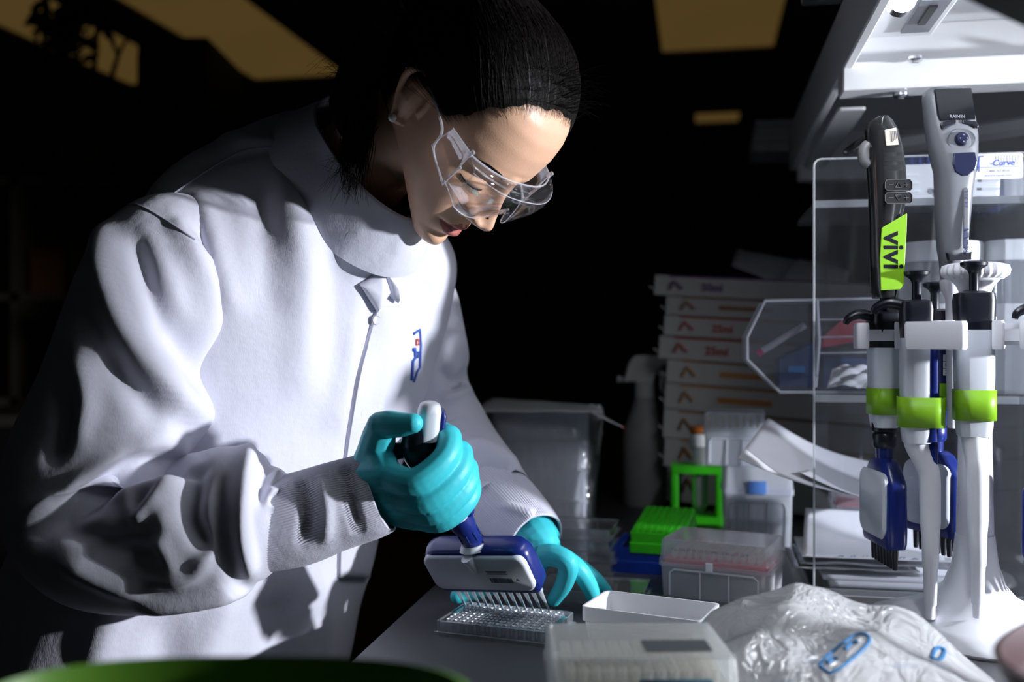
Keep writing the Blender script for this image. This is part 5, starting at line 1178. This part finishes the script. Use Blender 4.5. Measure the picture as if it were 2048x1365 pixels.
# long cartons piled up
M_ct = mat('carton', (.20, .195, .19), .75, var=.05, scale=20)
ink = {'violet': (.05, .015, .08), 'red': (.18, .015, .012), 'orange': (.20, .08, .012), 'brown': (.12, .05, .018)}
pile = [(1350, 960, .060, 'brown', .0, ''), (1346, 903, .050, 'orange', .02, ''), (1342, 848, .050, 'brown', -.02, ''), (1348, 800, .045, 'orange', .03, ''), (1350, 752, .042, 'orange', 0, ''), (1338, 700, .040, 'red', .06, '25ml'), (1345, 658, .036, 'red', .0, '25ml'), (1352, 618, .034, 'brown', .05, ''), (1330, 575, .036, 'violet', .07, '50ml')]
zc = BENCH
for k, (px, py, hh, col, dr, txt) in enumerate(pile):
    x0 = P(px, 0, 1.72).x; Lc = .36; rz = -BA-.10-dr
    o = thing('carton', (x0+.5*Lc*math.cos(rz), 1.78+.5*Lc*math.sin(rz), zc+.012), 'long white carton with %s print, %s in the pile' % (col, ('lowest', 'second from the bottom', 'third from the bottom', 'fourth from the bottom', 'middle', 'fourth from the top', 'third from the top', 'second from the top', 'topmost')[k]), 'carton', group='piled cartons', rot=(0, .06, rz))
    G().box((0, 0, hh/2), (Lc, .11, hh-.001)).build('body', M_ct, o, smooth=False, bevel=.0015)
    G().box((-Lc/2-.004, 0, hh*.35), (.010, .112, .0015), M=Matrix.Rotation(.6, 3, 'Y')).build('flap', M_ct, o, smooth=False)
    mi = mat('print_'+col, ink[col], .6)
    G().box((.02, -.0556, hh*.94), (Lc*.96, .0006, .003)).build('stripe', mi, o, smooth=False)
    G().tube([(-Lc*.42, -.056, hh*.3), (-Lc*.40, -.056, hh*.7), (-Lc*.36, -.056, hh*.35)], .0022, 6).build('emblem', mi, o)
    if txt: text_mesh(txt, hh*.5, frame(Vector((-Lc*.22, -.0562, hh*.45)), (1, 0, 0), (0, 0, 1)), mi, o, bold=.0005)
    else:
        G().box((-Lc*.12, -.0556, hh*.48), (.09, .0006, hh*.22)).build('print_block', mi, o, smooth=False)
    zc += hh
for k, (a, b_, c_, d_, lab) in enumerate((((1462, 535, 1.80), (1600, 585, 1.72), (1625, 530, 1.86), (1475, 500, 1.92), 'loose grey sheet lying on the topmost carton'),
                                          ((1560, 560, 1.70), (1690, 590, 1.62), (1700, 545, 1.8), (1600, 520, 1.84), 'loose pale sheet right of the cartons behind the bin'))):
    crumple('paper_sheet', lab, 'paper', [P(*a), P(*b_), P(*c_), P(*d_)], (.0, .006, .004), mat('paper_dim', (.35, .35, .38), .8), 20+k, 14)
# cartons on the end of the overhead shelf
for k, (x0, x1, h0, lab) in enumerate(((1503, 1600, .038, 'white carton at the far left end of the overhead shelf'), (1508, 1612, .030, 'flat white carton lying on the other at the shelf end'))):
    xa, xb = P(x0, 0, 2.2).x, P(x1, 0, 2.2).x; o = thing('carton', ((xa+xb)/2, 2.2, 1.6055+k*.0385), lab, 'carton', -BA)
    G().box((0, 0, h0/2), (xb-xa, .16, h0)).build('body', mat('carton_pale', (.5, .49, .5), .7), o, smooth=False, bevel=.002); G().box((0, -.0805, h0*.5), ((xb-xa)*.98, .0006, .002)).build('tape_line', M_ink, o, smooth=False)
pxq = P(1620, 0, 2.1); o = thing('pink_folder', (pxq.x, 2.1, 1.6055), 'pink folder standing beside the cartons on the overhead shelf', 'folder', -BA)
G().box((0, 0, .045), (.022, .14, .09)).build('cover', mat('pink', (.45, .10, .16), .6), o, smooth=False, bevel=.003); G().box((0, -.004, .046), (.016, .138, .084)).build('pages', M_card, o, smooth=False)
# clear tray overhanging the shelf end near the camera
o = thing('clear_tray', ST(1.10, .20, 1.606), 'clear plastic tray overhanging the left edge of the overhead shelf', 'tray', -BA)
G().rr([(.16, .30, .006, 0), (.17, .31, .008, .06), (.165, .305, .007, .06), (.155, .295, .006, .003)], 4).build('shell', frosted('tray_smoke', (.35, .36, .4), .6, .1, .7, .5), o)

# ================================================================== foreground
tipf = [BP(1085, 1245, .985), BP(1425, 1243, .985), BP(1072, 1322, .985)]; ux = (tipf[1]-tipf[0]).normalized(); rz = math.atan2(ux.y, ux.x); c0 = (BP(1085, 1245, .985)+BP(1425, 1243, .985))/2+Matrix.Rotation(rz, 3, 'Z') @ Vector((0, -.046, 0))
M_fr3 = frosted('frosted_near', (.88, .90, .90), .80, .25, .4, .5)
fo = tipbox('tip_box', (c0.x, c0.y, BENCH), rz, 'blurred frosted tip box in the foreground with rows of tips under its lid', 'tip box', .128, .090, .060, .025, M_fr3, M_fr3, mat('rack_straw', (.45, .46, .44), .5), M_tipw, window=True)
G().rr([(.046, .026, .001, .0852), (.046, .026, .001, .0856)], 3, c=(.026, -.016, 0)).build('lid_label', mat('label_grey', (.04, .05, .055), .7), fo)
G().rr([(.050, .001, .0004, .064), (.050, .001, .0004, .072)], 3, c=(.020, -.0468, 0)).build('front_label', mat('label_steel', (.10, .20, .28), .6), fo)
# bag of wrapped tips
bgc = Vector((.262, .80, BENCH)); bg = thing('plastic_bag', bgc, 'crumpled clear plastic bag with blue print in the right foreground', 'bag')
n = 90; Q = np.zeros((n, n, 3)); rs = np.random.RandomState(21); cr = [(rs.uniform(0, math.pi), rs.uniform(14, 48), rs.uniform(0, 6.28), rs.uniform(.3, 1)) for _ in range(14)]
for i, u in enumerate(np.linspace(-1, 1, n)):
    for k, v in enumerate(np.linspace(-1, 1, n)):
        uu_ = u*math.sqrt(1-v*v/2); vv_ = v*math.sqrt(1-u*u/2); x = uu_*.142; y = vv_*.125; rr2 = min(1, math.hypot(uu_, vv_)); hgt = .072*(1-rr2**2.6)**.75*(1-.30*uu_)*(1+.28*vv_)
        f = sum(w_*abs(math.sin(fr*(x*math.cos(a)+y*math.sin(a))+ph)) for a, fr, ph, w_ in cr)/-5+1.45
        Q[i, k] = (bgc.x+x, bgc.y+y, BENCH+.0012+max(0, hgt+f*.030*(1-rr2**6)))
M_bag = frosted('bag_film', (.97, .98, 1.0), .26, .16, 1.3, .5, .28)
G().grid(Q).build('film', M_bag, bg, world=True, ang=22)
BB = BVHTree.FromPolygons([Vector(p) for p in Q.reshape(-1, 3)], [(i*n+k, i*n+k+1, (i+1)*n+k+1, (i+1)*n+k) for i in range(n-1) for k in range(n-1)])
M_bp = mat('bag_print', (.03, .16, .36), .5)
for pts, r in (([(1640, 1335), (1668, 1345), (1735, 1290), (1728, 1270), (1700, 1278), (1650, 1318), (1640, 1335)], .0014), ([(1690, 1300), (1702, 1288), (1715, 1285)], .0018), ([(1655, 1328), (1665, 1320), (1675, 1318)], .0018), ([(1862, 1318), (1872, 1298), (1888, 1302), (1880, 1320), (1862, 1318)], .0016)):
    L_ = catmull([(a, b_, 0) for a, b_ in pts], 24); q = [hit(a, b_, BB, .0003)[0] for a, b_, _ in L_]; q = [x for x in q if x is not None]
    if len(q) > 4: G().tube(q, r, 6).build('blue_print', M_bp, bg, world=True)
for k, (x, y, a) in enumerate(((-.05, -.02, .4), (-.01, .03, -.3), (.04, -.03, .9), (.06, .02, .1))):
    pk_ = thing('wrapped_packet', bgc+Vector((x, y, .002)), 'white wrapped packet inside the crumpled bag, %s' % ('near the frosted tip box', 'under the blue print', 'nearest the camera', 'nearest the pipette stand')[k], 'packet', a, 'packets in the bag')
    G().rr([(.05, .03, .008, 0), (.056, .036, .010, .010), (.056, .036, .010, .022), (.046, .028, .008, .030)], 4).build('wrap', M_card, pk_)
    G().rr([(.020, .012, .002, .0302), (.020, .012, .002, .0308)], 3).build('print', M_bp, pk_)
# green and maroon ice pans close to the camera
def ice_pan(name, c, rx, ry, hgt, label, m, rz=0.0):
    o = thing(name, c, label, 'ice pan', rz); rg = []
    for s, z in ((.80, 0), (.82, .004), (.93, hgt-.02), (1.0, hgt-.006), (1.02, hgt), (.985, hgt+.001), (.95, hgt-.01), (.80, .02)):
        rg.append([(rx*s*np.sign(math.cos(t))*abs(math.cos(t))**.75, ry*s*np.sign(math.sin(t))*abs(math.sin(t))**.75, z) for t in np.linspace(0, 2*math.pi, 64, endpoint=False)])
    G().loft(rg).build('shell', m, o); 
    for s in (-1, 1): G().tube([(rx*1.0*s, -.03, hgt-.012), (rx*1.12*s, -.02, hgt-.010), (rx*1.12*s, .02, hgt-.010), (rx*1.0*s, .03, hgt-.012)], .006, 8, smooth=14).build('handle', m, o)
    return o
gz = P(500, 1322, .50); ice_pan('ice_pan', (P(470, 0, .47).x, .44, BENCH), .112, .065, P(470, 1322, .50).z-BENCH, 'dark green ice pan blurred along the bottom edge', mat('pan_green', (.07, .18, .012), .5))
ice_pan('ice_pan', (.362, .525, BENCH), .115, .085, .134, 'maroon ice pan blurred in the bottom right corner', mat('pan_maroon', (.05, .010, .015), .4), .75)
# black lamp head hanging into the top right corner
lh = thing('desk_lamp', Vector((.62, .72, BENCH)), 'black desk lamp head blurred in the top right corner', 'lamp')
c_ = P(2075, 5, .55); l_ = c_-Vector((.62, .72, BENCH))
G().tube([(0, 0, .01), (.02, 0, .26), (.03, 0, .50), (l_.x+.06, l_.y, l_.z+.045)], .008, 10, smooth=20).build('arm', M_dark, lh)
G().lathe([(.07, 0), (.075, .010), (.02, .012)], 28).build('foot', M_dark, lh)
Mh = Matrix.Translation(l_) @ Matrix.Rotation(.44, 4, 'Y')
G().rr([(.13, .06, .02, .0), (.135, .065, .02, .012), (.11, .05, .018, .035)], 5, M=Mh).build('shade', M_dark, lh)
